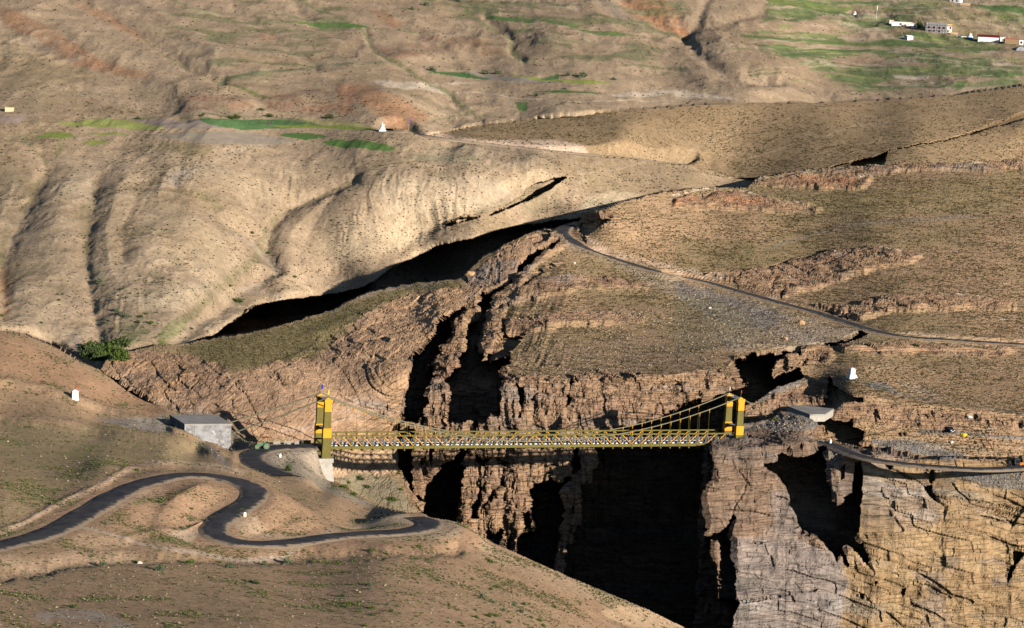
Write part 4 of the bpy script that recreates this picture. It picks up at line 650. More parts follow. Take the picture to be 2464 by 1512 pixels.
def asphalt():
    m, n, l, b = newmat('asphalt')
    tc = n.new('ShaderNodeTexCoord'); n1 = n.new('ShaderNodeTexNoise'); n1.inputs['Scale'].default_value = .22; n1.inputs['Detail'].default_value = 9; n1.inputs['Roughness'].default_value = .7
    l.new(tc.outputs['Object'], n1.inputs['Vector']); cr = n.new('ShaderNodeValToRGB'); cr.color_ramp.elements[0].position = .38; cr.color_ramp.elements[1].position = .68
    cr.color_ramp.elements[0].color = (.034, .034, .038, 1); cr.color_ramp.elements[1].color = (.085, .077, .074, 1)
    at = n.new('ShaderNodeAttribute'); at.attribute_name = 'col'; n2 = n.new('ShaderNodeTexNoise'); n2.inputs['Scale'].default_value = .6; n2.inputs['Detail'].default_value = 6; l.new(tc.outputs['Object'], n2.inputs['Vector'])
    ma = n.new('ShaderNodeMath'); ma.operation = 'MULTIPLY_ADD'; ma.inputs[1].default_value = 1.1; l.new(n2.outputs[0], ma.inputs[0]); l.new(at.outputs['Fac'], ma.inputs[2])
    mr = n.new('ShaderNodeMapRange'); mr.inputs[1].default_value = .98; mr.inputs[2].default_value = 1.22; l.new(ma.outputs[0], mr.inputs[0])
    mx = n.new('ShaderNodeMixRGB'); mx.inputs[2].default_value = (.30, .225, .15, 1); l.new(mr.outputs[0], mx.inputs[0]); l.new(n1.outputs[0], cr.inputs[0]); l.new(cr.outputs[0], mx.inputs[1]); l.new(mx.outputs[0], b.inputs['Base Color']); b.inputs['Roughness'].default_value = .85
    return m
MA = asphalt()
def flat(name, c, rough=.8, var=.15, sc_=3.0, metal=0.0):
    m, n, l, b = newmat(name)
    tc = n.new('ShaderNodeTexCoord'); n1 = n.new('ShaderNodeTexNoise'); n1.inputs['Scale'].default_value = sc_; n1.inputs['Detail'].default_value = 5
    l.new(tc.outputs['Object'], n1.inputs['Vector']); cr = n.new('ShaderNodeMapRange'); cr.inputs[1].default_value = .3; cr.inputs[2].default_value = .7; cr.inputs[3].default_value = 1 - var; cr.inputs[4].default_value = 1 + var
    l.new(n1.outputs[0], cr.inputs[0]); mx = n.new('ShaderNodeVectorMath'); mx.operation = 'SCALE'; mx.inputs[0].default_value = c; l.new(cr.outputs[0], mx.inputs['Scale'])
    l.new(mx.outputs[0], b.inputs['Base Color']); b.inputs['Roughness'].default_value = rough; b.inputs['Metallic'].default_value = metal
    return m
# ------------------------------------------------------------------ terrain objects
def prop(o, label=None, cat=None, group=None, kind=None):
    if label: o['label'] = label
    if cat: o['category'] = cat
    if group: o['group'] = group
    if kind: o['kind'] = kind
    return o
idx = np.arange(NU * NV).reshape(NV, NU)
quad = np.stack([idx[1:, :-1], idx[1:, 1:], idx[:-1, 1:], idx[:-1, :-1]], -1).reshape(-1, 4)
fr = REG[:-1, :-1].reshape(-1); ff = FID[:-1, :-1].reshape(-1)
Pf = P.reshape(-1, 3); Bf = BASE.reshape(-1, 3)
def mesh_from(name, V3, Qd, mat, col=None, smoothf=False, parent=None):
    me = bpy.data.meshes.new(name); n = len(V3); k = Qd.shape[1]
    me.vertices.add(n); me.vertices.foreach_set('co', np.asarray(V3, np.float32).ravel())
    me.loops.add(len(Qd) * k); me.loops.foreach_set('vertex_index', Qd.astype(np.int32).ravel())
    me.polygons.add(len(Qd)); me.polygons.foreach_set('loop_start', np.arange(0, len(Qd) * k, k, dtype=np.int32)); me.polygons.foreach_set('loop_total', np.full(len(Qd), k, np.int32))
    me.polygons.foreach_set('use_smooth', np.full(len(Qd), smoothf))
    if col is not None:
        a = me.attributes.new('col', 'FLOAT_COLOR', 'POINT'); a.data.foreach_set('color', np.concatenate([col, np.ones((n, 1))], 1).astype(np.float32).ravel())
    me.update(); me.validate(); me.materials.append(mat)
    o = bpy.data.objects.new(name, me); COL.objects.link(o)
    if parent: o.parent = parent
    return o
def sub(mask, name, mat, sm):
    qd = quad[mask]; u_, inv = np.unique(qd, return_inverse=True)
    return mesh_from(name, Pf[u_], inv.reshape(-1, 4), mat, Bf[u_], sm)
prop(sub((fr == 0) & (ff == 0), 'valley_ground', MGF, True), kind='structure')
prop(sub((fr == 1) & (ff == 0), 'hill', MGF, True), kind='structure')
prop(sub(fr == 2, 'canyon_slope', MR, False), kind='structure')
prop(sub(fr == 3, 'rock_ridge', MRL, False), kind='structure')
prop(sub(fr == 4, 'cliff', MRC, False), kind='structure')
prop(sub(fr == 5, 'hillside', MG, True), kind='structure')
for i, (nm, pl, c, lab) in enumerate(FIELDS):
    m = ff == i + 1
    if m.sum() > 3: prop(sub(m, 'crop_field', MF, True), kind='structure')
# roads
for name, (L, wd) in RLINE.items():
    t = np.zeros_like(L); t[1:-1] = L[2:] - L[:-2]; t[0] = L[1] - L[0]; t[-1] = L[-1] - L[-2]
    s = np.stack([-t[:, 1], t[:, 0]], 1); s /= np.linalg.norm(s, axis=1, keepdims=True)
    rng = np.random.RandomState(3); vs = []; ks = [-1, -.5, 0, .5, 1]
    for k_ in ks:
        e = L.copy(); wob = (smooth(rng.uniform(-1, 1, len(L)), 3) * .5 if abs(k_) == 1 else 0)
        e[:, :2] += s * (wd / 2 * k_ + wob * np.sign(k_))[:, None] if abs(k_) == 1 else s * wd / 2 * k_
        e[:, 2] += (.7 if name == 'far' else .16) + .05 * (1 - k_ * k_); vs.append(e)
    for k_ in (-1, 1):   # shoulders falling to the ground
        e = L.copy(); e[:, :2] += s * (wd / 2 + 1.0) * k_; e[:, 2] -= .35; vs.insert(0 if k_ < 0 else len(vs), e)
    V3 = np.stack(vs, 1); n_, k5 = V3.shape[:2]; ii = np.arange(n_ * k5).reshape(n_, k5)
    qd = np.stack([ii[:-1, :-1], ii[1:, :-1], ii[1:, 1:], ii[:-1, 1:]], -1).reshape(-1, 4)
    ec = np.broadcast_to(np.array([1., .62, .2, .0, .2, .62, 1.])[None, :, None], (n_, k5, 3)).reshape(-1, 3); o = mesh_from('road', V3.reshape(-1, 3), qd, MA, ec, True); prop(o, kind='structure')
# ------------------------------------------------------------------ scrub, stones
rng = np.random.RandomState(11)
def ico(sub_):
    bm = bmesh.new(); bmesh.ops.create_icosphere(bm, subdivisions=sub_, radius=1); v = np.array([x.co[:] for x in bm.verts]); f = np.array([[q.index for q in x.verts] for x in bm.faces]); bm.free(); return v, f
def tuft(seed):
    r = np.random.RandomState(seed); vs = []; fs = []; k = 0
    for i in range(15):    # upright leafy blades fanning out of one root
        a = r.uniform(0, 6.283); t = r.uniform(.1, 1.1); L_ = r.uniform(.6, 1.1); wv = r.uniform(.22, .4)
        d = np.array([math.cos(a) * math.sin(t), math.sin(a) * math.sin(t), math.cos(t) * .8]); s = np.array([-math.sin(a), math.cos(a), r.uniform(-.3, .3)]) * wv
        vs += [d * .15 - s, d * .15 + s, d * L_ + s * .8, d * L_ - s * .8]; fs.append([k, k + 1, k + 2, k + 3]); k += 4
    return np.array(vs), np.array(fs)
def scatter(name, dens, N, smin, smax, tmpl, cols, mat, rnd, lift=0.0, kind='stuff', squash=1.0, smf=False):
    vis = (U > -220) & (U < 2684) & (V > -40) & (V < 1560)
    cell = np.gradient(ua)[None, :] * np.gradient(va)[:, None] / 4.0; dens = dens * np.clip(cell, 0, 6); N = int(N * 1.16)
    w_ = (np.clip(dens, 0, None) * vis * (FLAT < .2)).ravel(); w_ /= w_.sum()
    pick = rng.choice(len(w_), N, p=w_); jit = rng.uniform(-.5, .5, (N, 2))
    i = pick % NU; j = pick // NU; i = np.clip(i, 1, NU - 2); j = np.clip(j, 1, NV - 2)
    base = P[j, i] + (P[j, i + 1] - P[j, i]) * jit[:, :1] + 0 * jit[:, 1:]
    ok = np.linalg.norm(P[j, i + 1] - P[j, i], axis=1) < 3; ok &= (np.linalg.norm(P[j - 1, i] - P[j, i], axis=1) < 14) & (np.linalg.norm(P[j + 1, i] - P[j, i], axis=1) < 14); base = base[ok]; j = j[ok]; i = i[ok]; N = len(base)
    far = base[:, 1] / 700
    s = (smin + (smax - smin) * rng.uniform(0, 1, N) ** 2.2) * np.clip(far, .55, 2.2) ** .85
    rot = rng.uniform(0, 6.283, N); c, sn_ = np.cos(rot), np.sin(rot); tv = rng.randint(0, len(tmpl), N)
    allv = []; allf = []; allc = []; off = 0
    cc = np.array(cols)[rng.randint(0, len(cols), N)] * rng.uniform(.75, 1.25, (N, 1))
    for t in range(len(tmpl)):
        m = tv == t; v, f = tmpl[t]; n_ = m.sum()
        x = v[None, :, 0] * c[m, None] - v[None, :, 1] * sn_[m, None]; y = v[None, :, 0] * sn_[m, None] + v[None, :, 1] * c[m, None]
        q = np.stack([x, y, np.broadcast_to(v[None, :, 2] * squash, x.shape)], -1) * s[m, None, None] + base[m][:, None]
        q[..., 2] += lift * s[m][:, None]
        allv.append(q.reshape(-1, 3)); allf.append((f[None] + (np.arange(n_) * len(v))[:, None, None] + off).reshape(-1, f.shape[1])); off += n_ * len(v)
        allc.append(np.repeat(cc[m], len(v), 0))
    o = mesh_from(name, np.concatenate(allv), np.concatenate(allf), mat, np.clip(np.concatenate(allc), 0, 1), smf)
    prop(o, kind=kind); return o
def attr_mat(name, rough=.9):
    m, n, l, b = newmat(name); at = n.new('ShaderNodeAttribute'); at.attribute_name = 'col'; l.new(at.outputs[0], b.inputs['Base Color']); b.inputs['Roughness'].default_value = rough; return m
MT = attr_mat('scrub_leaf'); MS = attr_mat('stone')
TU = [tuft(s) for s in range(6)]
clump = sstep(-.35, .35, fbm(Ps, 9, 401, 2) + .6 * n_med)
steep_now = 1 - STEEP
dR = (REG == 2) * (1 - rockreg) * (1 - .85 * grav) * (1 - .6 * scree) * 1.0 * (.35 + clump) + (REG == 1) * 1.0 * (.4 + clump) + GL1 * 1.4
dR *= (RECM < 6) * (1 - .6 * sstep(1000, 1200, D))
scatter('scrub', dR, 42000, .18, .46, TU, [C(126,114,72), C(118,110,66), C(132,118,78), C(104,104,60)], MT, 1)
dL = (REG == 0) * (FID == 0) * (.15 + sstep(0, .45, fbm(Ps, 20, 411, 3)) + .3 * clump); dL *= np.where(D > 1100, .35, 1)
scatter('scrub', dL, 12000, .17, .52, TU, [C(116,108,76), C(104,102,68), C(124,114,82)], MT, 2)
dF = (REG == 5) * (.10 + 1.2 * sstep(.05, .5, fbm(Ps, 7, 421, 3) + .3 * n_big)) * sstep(300, 600, D + 200)
scatter('scrub', dF, 24000, .15, .50, TU, [C(126,126,78), C(112,118,66), C(132,130,92), C(98,108,54)], MT, 3)
ROCKT = []
for s in range(5):
    v, f = ico(1); r_ = np.random.RandomState(s + 50); v = v * (1 + r_.uniform(-.35, .25, (len(v), 1))) * np.array([1, .8, .65]); ROCKT.append((v, f))
dS = scree * .16 + grav * .6 + (REG == 2) * rockreg * .12 * (RECM < 5) + (REG == 5) * .02 + (REG == 3) * rockreg * .06 + inpoly([(1240,830),(1700,700),(1760,860),(1500,900),(1250,900)], WU, WV) * .22 * (REG == 2) + (REG == 4) * rockreg * .01
scatter('stones', dS, 9000, .12, .42, ROCKT, [C(160,144,120), C(150,130,104), C(132,124,114), C(172,148,112)], MS, 4, lift=.2)
dSf = (REG == 0) * (.2 + sstep(.1, .5, n_med)) * (D < 1150) * (FID == 0) + (REG == 5) * .5
scatter('stones', dSf, 2600, .05, .15, ROCKT, [C(180,160,134), C(166,142,112)], MS, 5, lift=.2)
exec_objects = True
# ------------------------------------------------------------------ building blocks for the objects
class MB:
    def __init__(s): s.v = []; s.f = []
    def add(s, v, f):
        o = len(s.v); s.v += [tuple(x) for x in v]; s.f += [tuple(i + o for i in q) for q in f]; return s
    def box(s, x0, x1, y0, y1, z0, z1, tx=0, ty=0):
        """box, top drawn in by tx, ty"""
        v = [(x0,y0,z0),(x1,y0,z0),(x1,y1,z0),(x0,y1,z0),(x0+tx,y0+ty,z1),(x1-tx,y0+ty,z1),(x1-tx,y1-ty,z1),(x0+tx,y1-ty,z1)]
        return s.add(v, [(3,2,1,0),(4,5,6,7),(0,1,5,4),(1,2,6,5),(2,3,7,6),(3,0,4,7)])
    def bar(s, a, b, w, h=None, n=4, r2=None):
        a = Vector(a); b = Vector(b); d = (b - a).normalized(); up = Vector((0,0,1)) if abs(d.z) < .95 else Vector((1,0,0))
        x = d.cross(up).normalized(); y = x.cross(d); h = h or w; vs = []
        for p, k in ((a, 1), (b, (r2 / w if r2 is not None else 1))):
            for i in range(n):
                t = 2 * math.pi * (i + .5) / n; q = (1.414 if n == 4 else 1) * .5 * k
                vs.append(p + x * math.cos(t) * w * q + y * math.sin(t) * h * q)
        fs = [(i, (i + 1) % n, n + (i + 1) % n, n + i) for i in range(n)] + [tuple(range(n))[::-1], tuple(range(n, 2 * n))]
        return s.add(vs, fs)
    def path(s, pts, r, n=6):
        pts = [Vector(p) for p in pts]; m = len(pts); vs = []
        for i, p in enumerate(pts):
            d = (pts[min(i + 1, m - 1)] - pts[max(i - 1, 0)]).normalized(); x = d.cross(Vector((0,0,1))); x = x.normalized() if x.length > .01 else Vector((1,0,0)); y = x.cross(d)
            for k in range(n): t = 2 * math.pi * k / n; vs.append(p + x * math.cos(t) * r + y * math.sin(t) * r)
        fs = [(i*n+k, i*n+(k+1)%n, (i+1)*n+(k+1)%n, (i+1)*n+k) for i in range(m-1) for k in range(n)]
        return s.add(vs, fs)
    def lathe(s, prof, n=12, c=(0,0,0), ax='z', sq=False):
        vs = []
        for r, z in prof:
            for k in range(n):
                t = 2 * math.pi * (k + .5) / n; a, b = r * math.cos(t), r * math.sin(t)
                if ax == 'z': vs.append((c[0]+a, c[1]+b, c[2]+z))
                elif ax == 'y': vs.append((c[0]+a, c[1]+z, c[2]+b))
                else: vs.append((c[0]+z, c[1]+a, c[2]+b))
        m = len(prof); fs = [(i*n+k, i*n+(k+1)%n, (i+1)*n+(k+1)%n, (i+1)*n+k) for i in range(m-1) for k in range(n)] + [tuple(range(n))[::-1], tuple(range((m-1)*n, m*n))]
        return s.add(vs, fs)
    def prism(s, poly, z0, z1):
        n = len(poly); vs = [(x, y, z0) for x, y in poly] + [(x, y, z1) for x, y in poly]
        return s.add(vs, [(i, (i+1)%n, n+(i+1)%n, n+i) for i in range(n)] + [tuple(range(n))[::-1], tuple(range(n, 2*n))])
    def build(s, name, mat, parent=None, smooth_=False, bevel=0):
        me = bpy.data.meshes.new(name); me.from_pydata(s.v, [], s.f); me.update()
        bm = bmesh.new(); bm.from_mesh(me); bmesh.ops.recalc_face_normals(bm, faces=bm.faces)
        if bevel: bmesh.ops.bevel(bm, geom=list(bm.edges), offset=bevel, segments=2, affect='EDGES', profile=.6)
        bm.to_mesh(me); bm.free()
        for p in me.polygons: p.use_smooth = smooth_
        me.materials.append(mat); o = bpy.data.objects.new(name, me); COL.objects.link(o)
        if parent: o.parent = parent
        return o
def thing(name, loc, rz=0, label=None, cat=None, group=None):
    o = bpy.data.objects.new(name, None); COL.objects.link(o); o.location = loc; o.rotation_euler = (0, 0, rz); o.empty_display_size = .3
    return prop(o, label, cat, group)
def kids(o): return [c for c in bpy.data.objects if c.parent == o]
def dup(root, loc, rz, label, group=None):
    r = root.copy(); COL.objects.link(r); r.location = loc; r.rotation_euler = (0, 0, rz); r['label'] = label
    if group: r['group'] = group
    for ch in kids(root):
        c = ch.copy(); COL.objects.link(c); c.parent = r
        for g in kids(ch): d = g.copy(); COL.objects.link(d); d.parent = c
    return r
def at(u, v, dzz=0):
    p = bil(P, np.array([float(u)]), np.array([float(v)]))[0]; return Vector((p[0], p[1], p[2] + dzz))
def pz(u, v, z):
    r = ray([u], [v])[0]; t = (z - CAMZ) / r[2]; return Vector((r[0] * t, r[1] * t, z))
def pd(u, v, d):
    r = ray([u], [v])[0]; return Vector((r[0] * d, d, CAMZ + r[2] * d))
K = lambda *c: tuple(C(*c))
OLIVE = flat('olive_paint', K(104,94,42), .6, .12, 1.5); YEL = flat('yellow_paint', K(220,150,30), .55, .08, 2); CONC = flat('concrete', K(172,164,150), .9, .16, .8); CONCD = flat('grey_concrete', K(150,144,136), .95, .2, .35)
CAB = flat('steel_cable', K(120,116,92), .6, .1); WHITE = flat('whitewash', K(240,236,228), .9, .04); RED = flat('red_paint', K(170,48,36), .7, .1); DARK = flat('dark_metal', K(44,42,40), .5, .1); RUST = flat('rusty_pole', K(120,74,52), .8, .15)
GREENP = flat('green_paint', K(84,112,84), .7, .15); GLASS = flat('dark_glass', K(26,30,36), .15, .05); BLUE = flat('blue_cloth', K(54,64,150), .8, .1); YCL = flat('yellow_cloth', K(224,214,40), .8, .1); ROOFY = flat('yellow_roof', K(226,184,40), .6, .1); ROOFR = flat('maroon_roof', K(112,40,42), .6, .1)
MUD = flat('mud_plaster', K(186,156,118), .95, .14, .6); ORANGE = flat('orange_paint', K(226,132,34), .5, .1); TYRE = flat('tyre_rubber', K(38,36,36), .9, .1); TINM = flat('grey_sheet', K(150,156,160), .5, .1); WALLG = flat('grey_block', K(150,150,148), .9, .15, .7); BLACKP = flat('black_paint', K(30,34,44), .6, .1)
def masonry():
    m, n, l, b = newmat('stone_masonry'); tc = n.new('ShaderNodeTexCoord'); vo = n.new('ShaderNodeTexVoronoi'); vo.inputs['Scale'].default_value = 1.9
    l.new(tc.outputs['Object'], vo.inputs['Vector']); cr = n.new('ShaderNodeValToRGB'); cr.color_ramp.elements[0].color = (.16,.15,.14,1); cr.color_ramp.elements[1].color = (.42,.38,.32,1); e = cr.color_ramp.elements.new(.85); e.color = (.26,.25,.24,1)
    sx = n.new('ShaderNodeSeparateColor'); l.new(vo.outputs['Color'], sx.inputs[0]); l.new(sx.outputs[0], cr.inputs[0])
    n1 = n.new('ShaderNodeTexNoise'); n1.inputs['Scale'].default_value = .35; n1.inputs['Detail'].default_value = 4; l.new(tc.outputs['Object'], n1.inputs['Vector']); mr = n.new('ShaderNodeMapRange'); mr.inputs[1].default_value = .45; mr.inputs[2].default_value = .62; l.new(n1.outputs[0], mr.inputs[0])
    mx = n.new('ShaderNodeMixRGB'); mx.inputs[2].default_value = (.33,.32,.31,1); l.new(mr.outputs[0], mx.inputs[0]); l.new(cr.outputs[0], mx.inputs[1]); l.new(mx.outputs[0], b.inputs['Base Color'])
    bp = n.new('ShaderNodeBump'); bp.inputs['Strength'].default_value = .6; bp.inputs['Distance'].default_value = .15; l.new(vo.outputs['Distance'], bp.inputs['Height']); bp.invert = True; l.new(bp.outputs[0], b.inputs['Normal']); return m
MASON = masonry()
def striped(name, period, duty=.5, a=(.85,.85,.85), c=(.012,.014,.03)):
    m, n, l, b = newmat(name); tc = n.new('ShaderNodeTexCoord'); sp = n.new('ShaderNodeSeparateXYZ'); l.new(tc.outputs['Object'], sp.inputs[0])
    m1 = n.new('ShaderNodeMath'); m1.operation = 'DIVIDE'; m1.inputs[1].default_value = period; l.new(sp.outputs[0], m1.inputs[0]); m2 = n.new('ShaderNodeMath'); m2.operation = 'FRACT'; l.new(m1.outputs[0], m2.inputs[0])
    m3 = n.new('ShaderNodeMath'); m3.operation = 'GREATER_THAN'; m3.inputs[1].default_value = duty; l.new(m2.outputs[0], m3.inputs[0]); mx = n.new('ShaderNodeMixRGB'); mx.inputs[1].default_value = (*a, 1); mx.inputs[2].default_value = (*c, 1)
    l.new(m3.outputs[0], mx.inputs[0]); l.new(mx.outputs[0], b.inputs['Base Color']); b.inputs['Roughness'].default_value = .5; return m
STR = striped('striped_rail_paint', .95, .40, (.5,.5,.5)); STRK = striped('striped_kerb_paint', 1.4, .5, (.65,.65,.65))
# ------------------------------------------------------------------ the suspension bridge
DZ = 2.0
A = pz(775.5, 1070, DZ); B = pz(1762, 1062, DZ); ax = (B - A); LB = ax.length; TH = math.atan2(ax.y, ax.x)
br = thing('suspension_bridge', A, TH, 'long olive and yellow suspension bridge with two portal towers spanning the gorge', 'bridge')
HW = 2.9; NP = 40; PX = (LB - 5.2) / NP; X0 = 1.6; TT = 2.9
def leg(mb, x, y, s, z0, bot):
    mb.box(x - 1.2, x + 1.2, y - .65, y + .65, z0, z0 + (2.5 - z0) , .18, .04)
    mb.box(x - 1.0, x + 1.0, y - .6, y + .6, 2.5, 11.9, .18, .06)
for xt in (0, LB):
    z0 = -2.9
    for s in (-1, 1):
        y = s * 3.75; T = MB().box(xt - 1.2, xt + 1.2, y - .7, y + .7, z0, 2.5, .16, .05).box(xt - 1.02, xt + 1.02, y - .63, y + .63, 2.5, 12.4, .2, .06).build('tower_leg', OLIVE, br)
        MB().box(xt - 1.12, xt + 1.12, y - .74, y + .74, 2.5, 5.0, .03, .01).build('yellow_band', YEL, T)
        MB().box(xt - .93, xt + .93, y - .70, y + .70, 9.4, 11.7, .04, .01).box(xt - 1.03, xt + 1.03, y - .74, y + .74, 11.7, 12.6).build('yellow_band', YEL, T)
        MB().box(xt - .6, xt + .6, y - .35, y + .35, 12.6, 12.85, .1, .05).box(xt - .3, xt + .3, y - .2, y + .2, 12.85, 12.98, .1, .04).build('cable_saddle', YEL, T)
    for zt, hh in ((12.3, 1.5), (4.6, 1.1)):
        b_ = MB(); n_ = 10
        for i in range(n_):     # beam with a curved underside
            ya = -3.1 + 6.2 * i / n_; yb = -3.1 + 6.2 * (i + 1) / n_; fa = lambda q: zt - hh * (.45 + .55 * (abs(q) / 3.1) ** 2)
            b_.add([(xt-.5,ya,fa(ya)),(xt+.5,ya,fa(ya)),(xt+.5,yb,fa(yb)),(xt-.5,yb,fa(yb)),(xt-.5,ya,zt),(xt+.5,ya,zt),(xt+.5,yb,zt),(xt-.5,yb,zt)], [(3,2,1,0),(4,5,6,7),(0,1,5,4),(1,2,6,5),(2,3,7,6),(3,0,4,7)])
        T = b_.build('portal_beam', OLIVE, br)
        MB().box(xt - .75, xt + .75, -3.05, 3.05, zt + .003, zt + .10).build('beam_cap', TINM, T)
MB().box(-2.7, 1.9, -4.9, 4.9, -4.0, -2.9).add([(-2.3,-4.6,-14),(3.0,-4.6,-14),(3.0,4.6,-14),(-2.3,4.6,-14),(-2.3,-4.6,-4),(1.6,-4.6,-4),(1.6,4.6,-4),(-2.3,4.6,-4)], [(3,2,1,0),(4,5,6,7),(0,1,5,4),(1,2,6,5),(2,3,7,6),(3,0,4,7)]).build('concrete_pier', CONC, br)
MB().box(-4.2, LB + 4, -2.5, 2.5, -.38, -.08).build('deck', flat('deck_asphalt', (.06,.06,.062), .8), br)
for s in (-1, 1):
    y = s * HW
    MB().box(X0 - .3, X0 + NP * PX + .3, y - .22, y + .22, -.75, .0).build('bottom_chord', OLIVE, br)
    MB().box(X0 - .3, X0 + NP * PX + (3.2 if s < 0 else .3), y - .16, y + .16, TT - .34, TT).build('top_chord', OLIVE, br)
    for i in range(NP + 1):
        x = X0 + i * PX
        MB().box(x - .09, x + .09, y - .1, y + .1, 0, TT - .34).build('post', OLIVE, br)
        if i < NP:
            q = 0 if i < 10.5 else 1 if i < 20 else 0 if i < 30 else 1
            a, b_ = ((x + PX, 0.05), (x + .0, TT - .3)) if q == 0 else ((x, 0.05), (x + PX, TT - .3))
            MB().bar((a[0] + (-.12 if q == 0 else .12), y - s * .12 * 0, a[1]), (b_[0] + (.12 if q == 0 else -.12), y, b_[1]), .2, .16).build('diagonal_brace', YEL, br)
        MB().box(x - .32, x + .32, y - .14, y + .14, TT - .8, TT - .342).build('gusset_plate', OLIVE, br) if i < NP else None
    rl = MB(); yr = s * 2.35
    for zz in (.28, .62, .96, 1.3, 1.64): rl.bar((X0, yr, zz), (X0 + NP * PX, yr, zz), .07, .075)
    rl.build('striped_railing', STR, br)
    MB().box(X0, X0 + NP * PX, yr - .16 - s * .25, yr + .16 - s * .25, -.075, .2).build('striped_kerb', STRK, br)
for i in range(NP + 1):
    x = X0 + i * PX
    MB().box(x - .16, x + .16, -3.9, 3.9, -1.15, -.752).build('floor_beam', OLIVE if i % 1 == 0 else DARK, br)
def cz(x): t = 1 - 2 * x / LB; return .9 + (13.1 - .9) * t * t
for s in (-1, 1):
    yc = lambda x: s * (3.2 + .55 * (1 - 2 * x / LB) ** 2)
    MB().path([(x, yc(x), cz(x)) for x in np.linspace(0, LB, 49)], .15, 8).build('main_cable', CAB, br, True)
    for i in range(2, NP - 1, 1):
        x = X0 + i * PX
        if cz(x) > TT + .5 :
            h_ = MB().bar((x, yc(x), -.8), (x, yc(x), cz(x) - .6), .07, n=5).build('hanger', OLIVE, br)
            MB().bar((x, yc(x), cz(x) - 1.0), (x, yc(x), cz(x) + .16), .10, r2=.34, n=6).build('cable_clamp', YEL, h_)
MWI = (Matrix.Translation(A) @ Matrix.Rotation(TH, 4, 'Z')).inverted()
BL1 = [pz(444.6,1020.5,7.2), pz(557,1020,7.2), pz(519,997.4,7.2), pz(409,998.4,7.2)]
e1 = BL1[1].lerp(BL1[2], .12); e1.z = 6.3; e2 = BL1[1].lerp(BL1[2], .8); e2.z = 6.4
e1 = BL1[1].lerp(BL1[2], .05); e1.z = 4.4; e2 = BL1[1].lerp(BL1[2], .30); e2.z = 6.5
for s, e in ((-1, e1), (1, e2)):
    for k_ in (-.17, .17):
        p = MWI @ e; MB().path([(0, s * 3.7 + k_, 13.1), Vector((0, s * 3.7, 13.1)).lerp(p, .5) + Vector((0, k_, -.25)), p + Vector((0, k_, 0))], .15, 8).build('backstay_cable', CAB, br, True)
for s, px in ((-1, (1852, 1003)), (1, (1878, 999))):
    for k_ in (-.25, .25):
        p = MWI @ pd(px[0], px[1], 668); MB().path([(LB, s * 3.7 + k_, 13.1), p + Vector((0, k_, -.6))], .08, 6).build('backstay_cable', CAB, br, True)
def flag(loc, h, mat, label, w_=.7, d_=1.2):
    t = thing('prayer_flag', loc, .6, label, 'flag', None); MB().bar((0,0,0), (0,0,h), .07, n=6).build('flag_pole', CAB, t)
    m = MB(); n_ = 6
    for i in range(n_): a = w_ * i / n_; b_ = w_ * (i + 1) / n_; f_ = lambda q: .12 * math.sin(q * 9); m.add([(a, f_(a), h - d_), (b_, f_(b_), h - d_ - .1), (b_, f_(b_), h - .1), (a, f_(a), h)], [(0,1,2,3)]); m.add([(a, f_(a) + .03, h - d_), (b_, f_(b_) + .03, h - d_ - .1), (b_, f_(b_) + .03, h - .1), (a, f_(a) + .03, h)], [(3,2,1,0)])
    m.build('cloth', mat, t); return t
BM = MWI.inverted()
flag(BM @ Vector((0, 3.75, 13.3)), 2.1, BLUE, 'blue flag on the far leg of the left bridge tower'); flag(BM @ Vector((0, -3.75, 13.3)), 1.9, YCL, 'yellow flag on the near leg of the left bridge tower', .35, 1.3)
flag(BM @ Vector((LB, 3.75, 13.3)), 1.5, WHITE, 'pale flag on the far leg of the right bridge tower', .3, .9); flag(BM @ Vector((LB, -3.75, 13.3)), 1.7, RED, 'reddish flag on the near leg of the right bridge tower', .35, .7)
# ------------------------------------------------------------------ anchor blocks and road furniture
def block(pts, zt, zb, label, wallmat, lip):
    c = sum((Vector(p) for p in pts), Vector()) / len(pts); t = thing('anchor_block', (c.x, c.y, zb), 0, label, 'anchor block', 'concrete anchor blocks of the bridge')
    pl = [(p.x - c.x, p.y - c.y) for p in pts]; MB().prism(pl, 0, zt - zb - .5).build('stone_wall', wallmat, t)
    MB().prism([(x * 1.01, y * 1.01) for x, y in pl], zt - zb - .5 + .002, zt - zb).build('roof_slab', CONCD, t)
    return t
block(BL1, 7.2, -3, 'big stone faced anchor block with a flat grey slab left of the bridge', MASON, 0)
block([pz(1949,997.4,6.6), pz(1984.3,997,6.6), pz(2006,984,6.6), pz(1938,976,6.6), pz(1893.5,977,6.6)], 6.6, 4.4, 'low pale concrete anchor block behind the mound right of the bridge', CONC, 0)
def parapet(u, v, ln, hh, rz, label, mat=CONCD, dd=0):
    p = at(u, v); t = thing('parapet_block', p, rz, label, 'parapet', 'low parapet blocks along the road'); MB().box(-ln/2, ln/2, -.22, .22, -.3, hh, .02, .04).build('block', mat, t, bevel=.03); MB().box(-ln/2-.04, ln/2+.04, -.27, .27, hh + .002, hh + .1).build('coping', CONC, t); return t
for u, lab in ((665.5, 'grey parapet block nearest the green road roller'), (691.5, 'middle one of the three grey parapet blocks left of the tower'), (716.5, 'grey parapet block beside the olive one at the bridge head')): parapet(u, 1070.5, 1.9, .75, TH, lab)
parapet(738, 1070.5, 2.1, .8, TH, 'olive parapet block with white foot at the left bridge tower', OLIVE)
parapet(2241, 1126, 2.4, .5, -.12, 'pale concrete parapet on the outer edge of the right road above the ochre cliff', CONC); parapet(2128, 1115, 2.6, .35, -.3, 'thin pale parapet on the right road above the shaded cleft', CONC); parapet(1975, 1068, 1.8, .6, -.4, 'small grey parapet at the shaded road bend behind the promontory', CONCD)
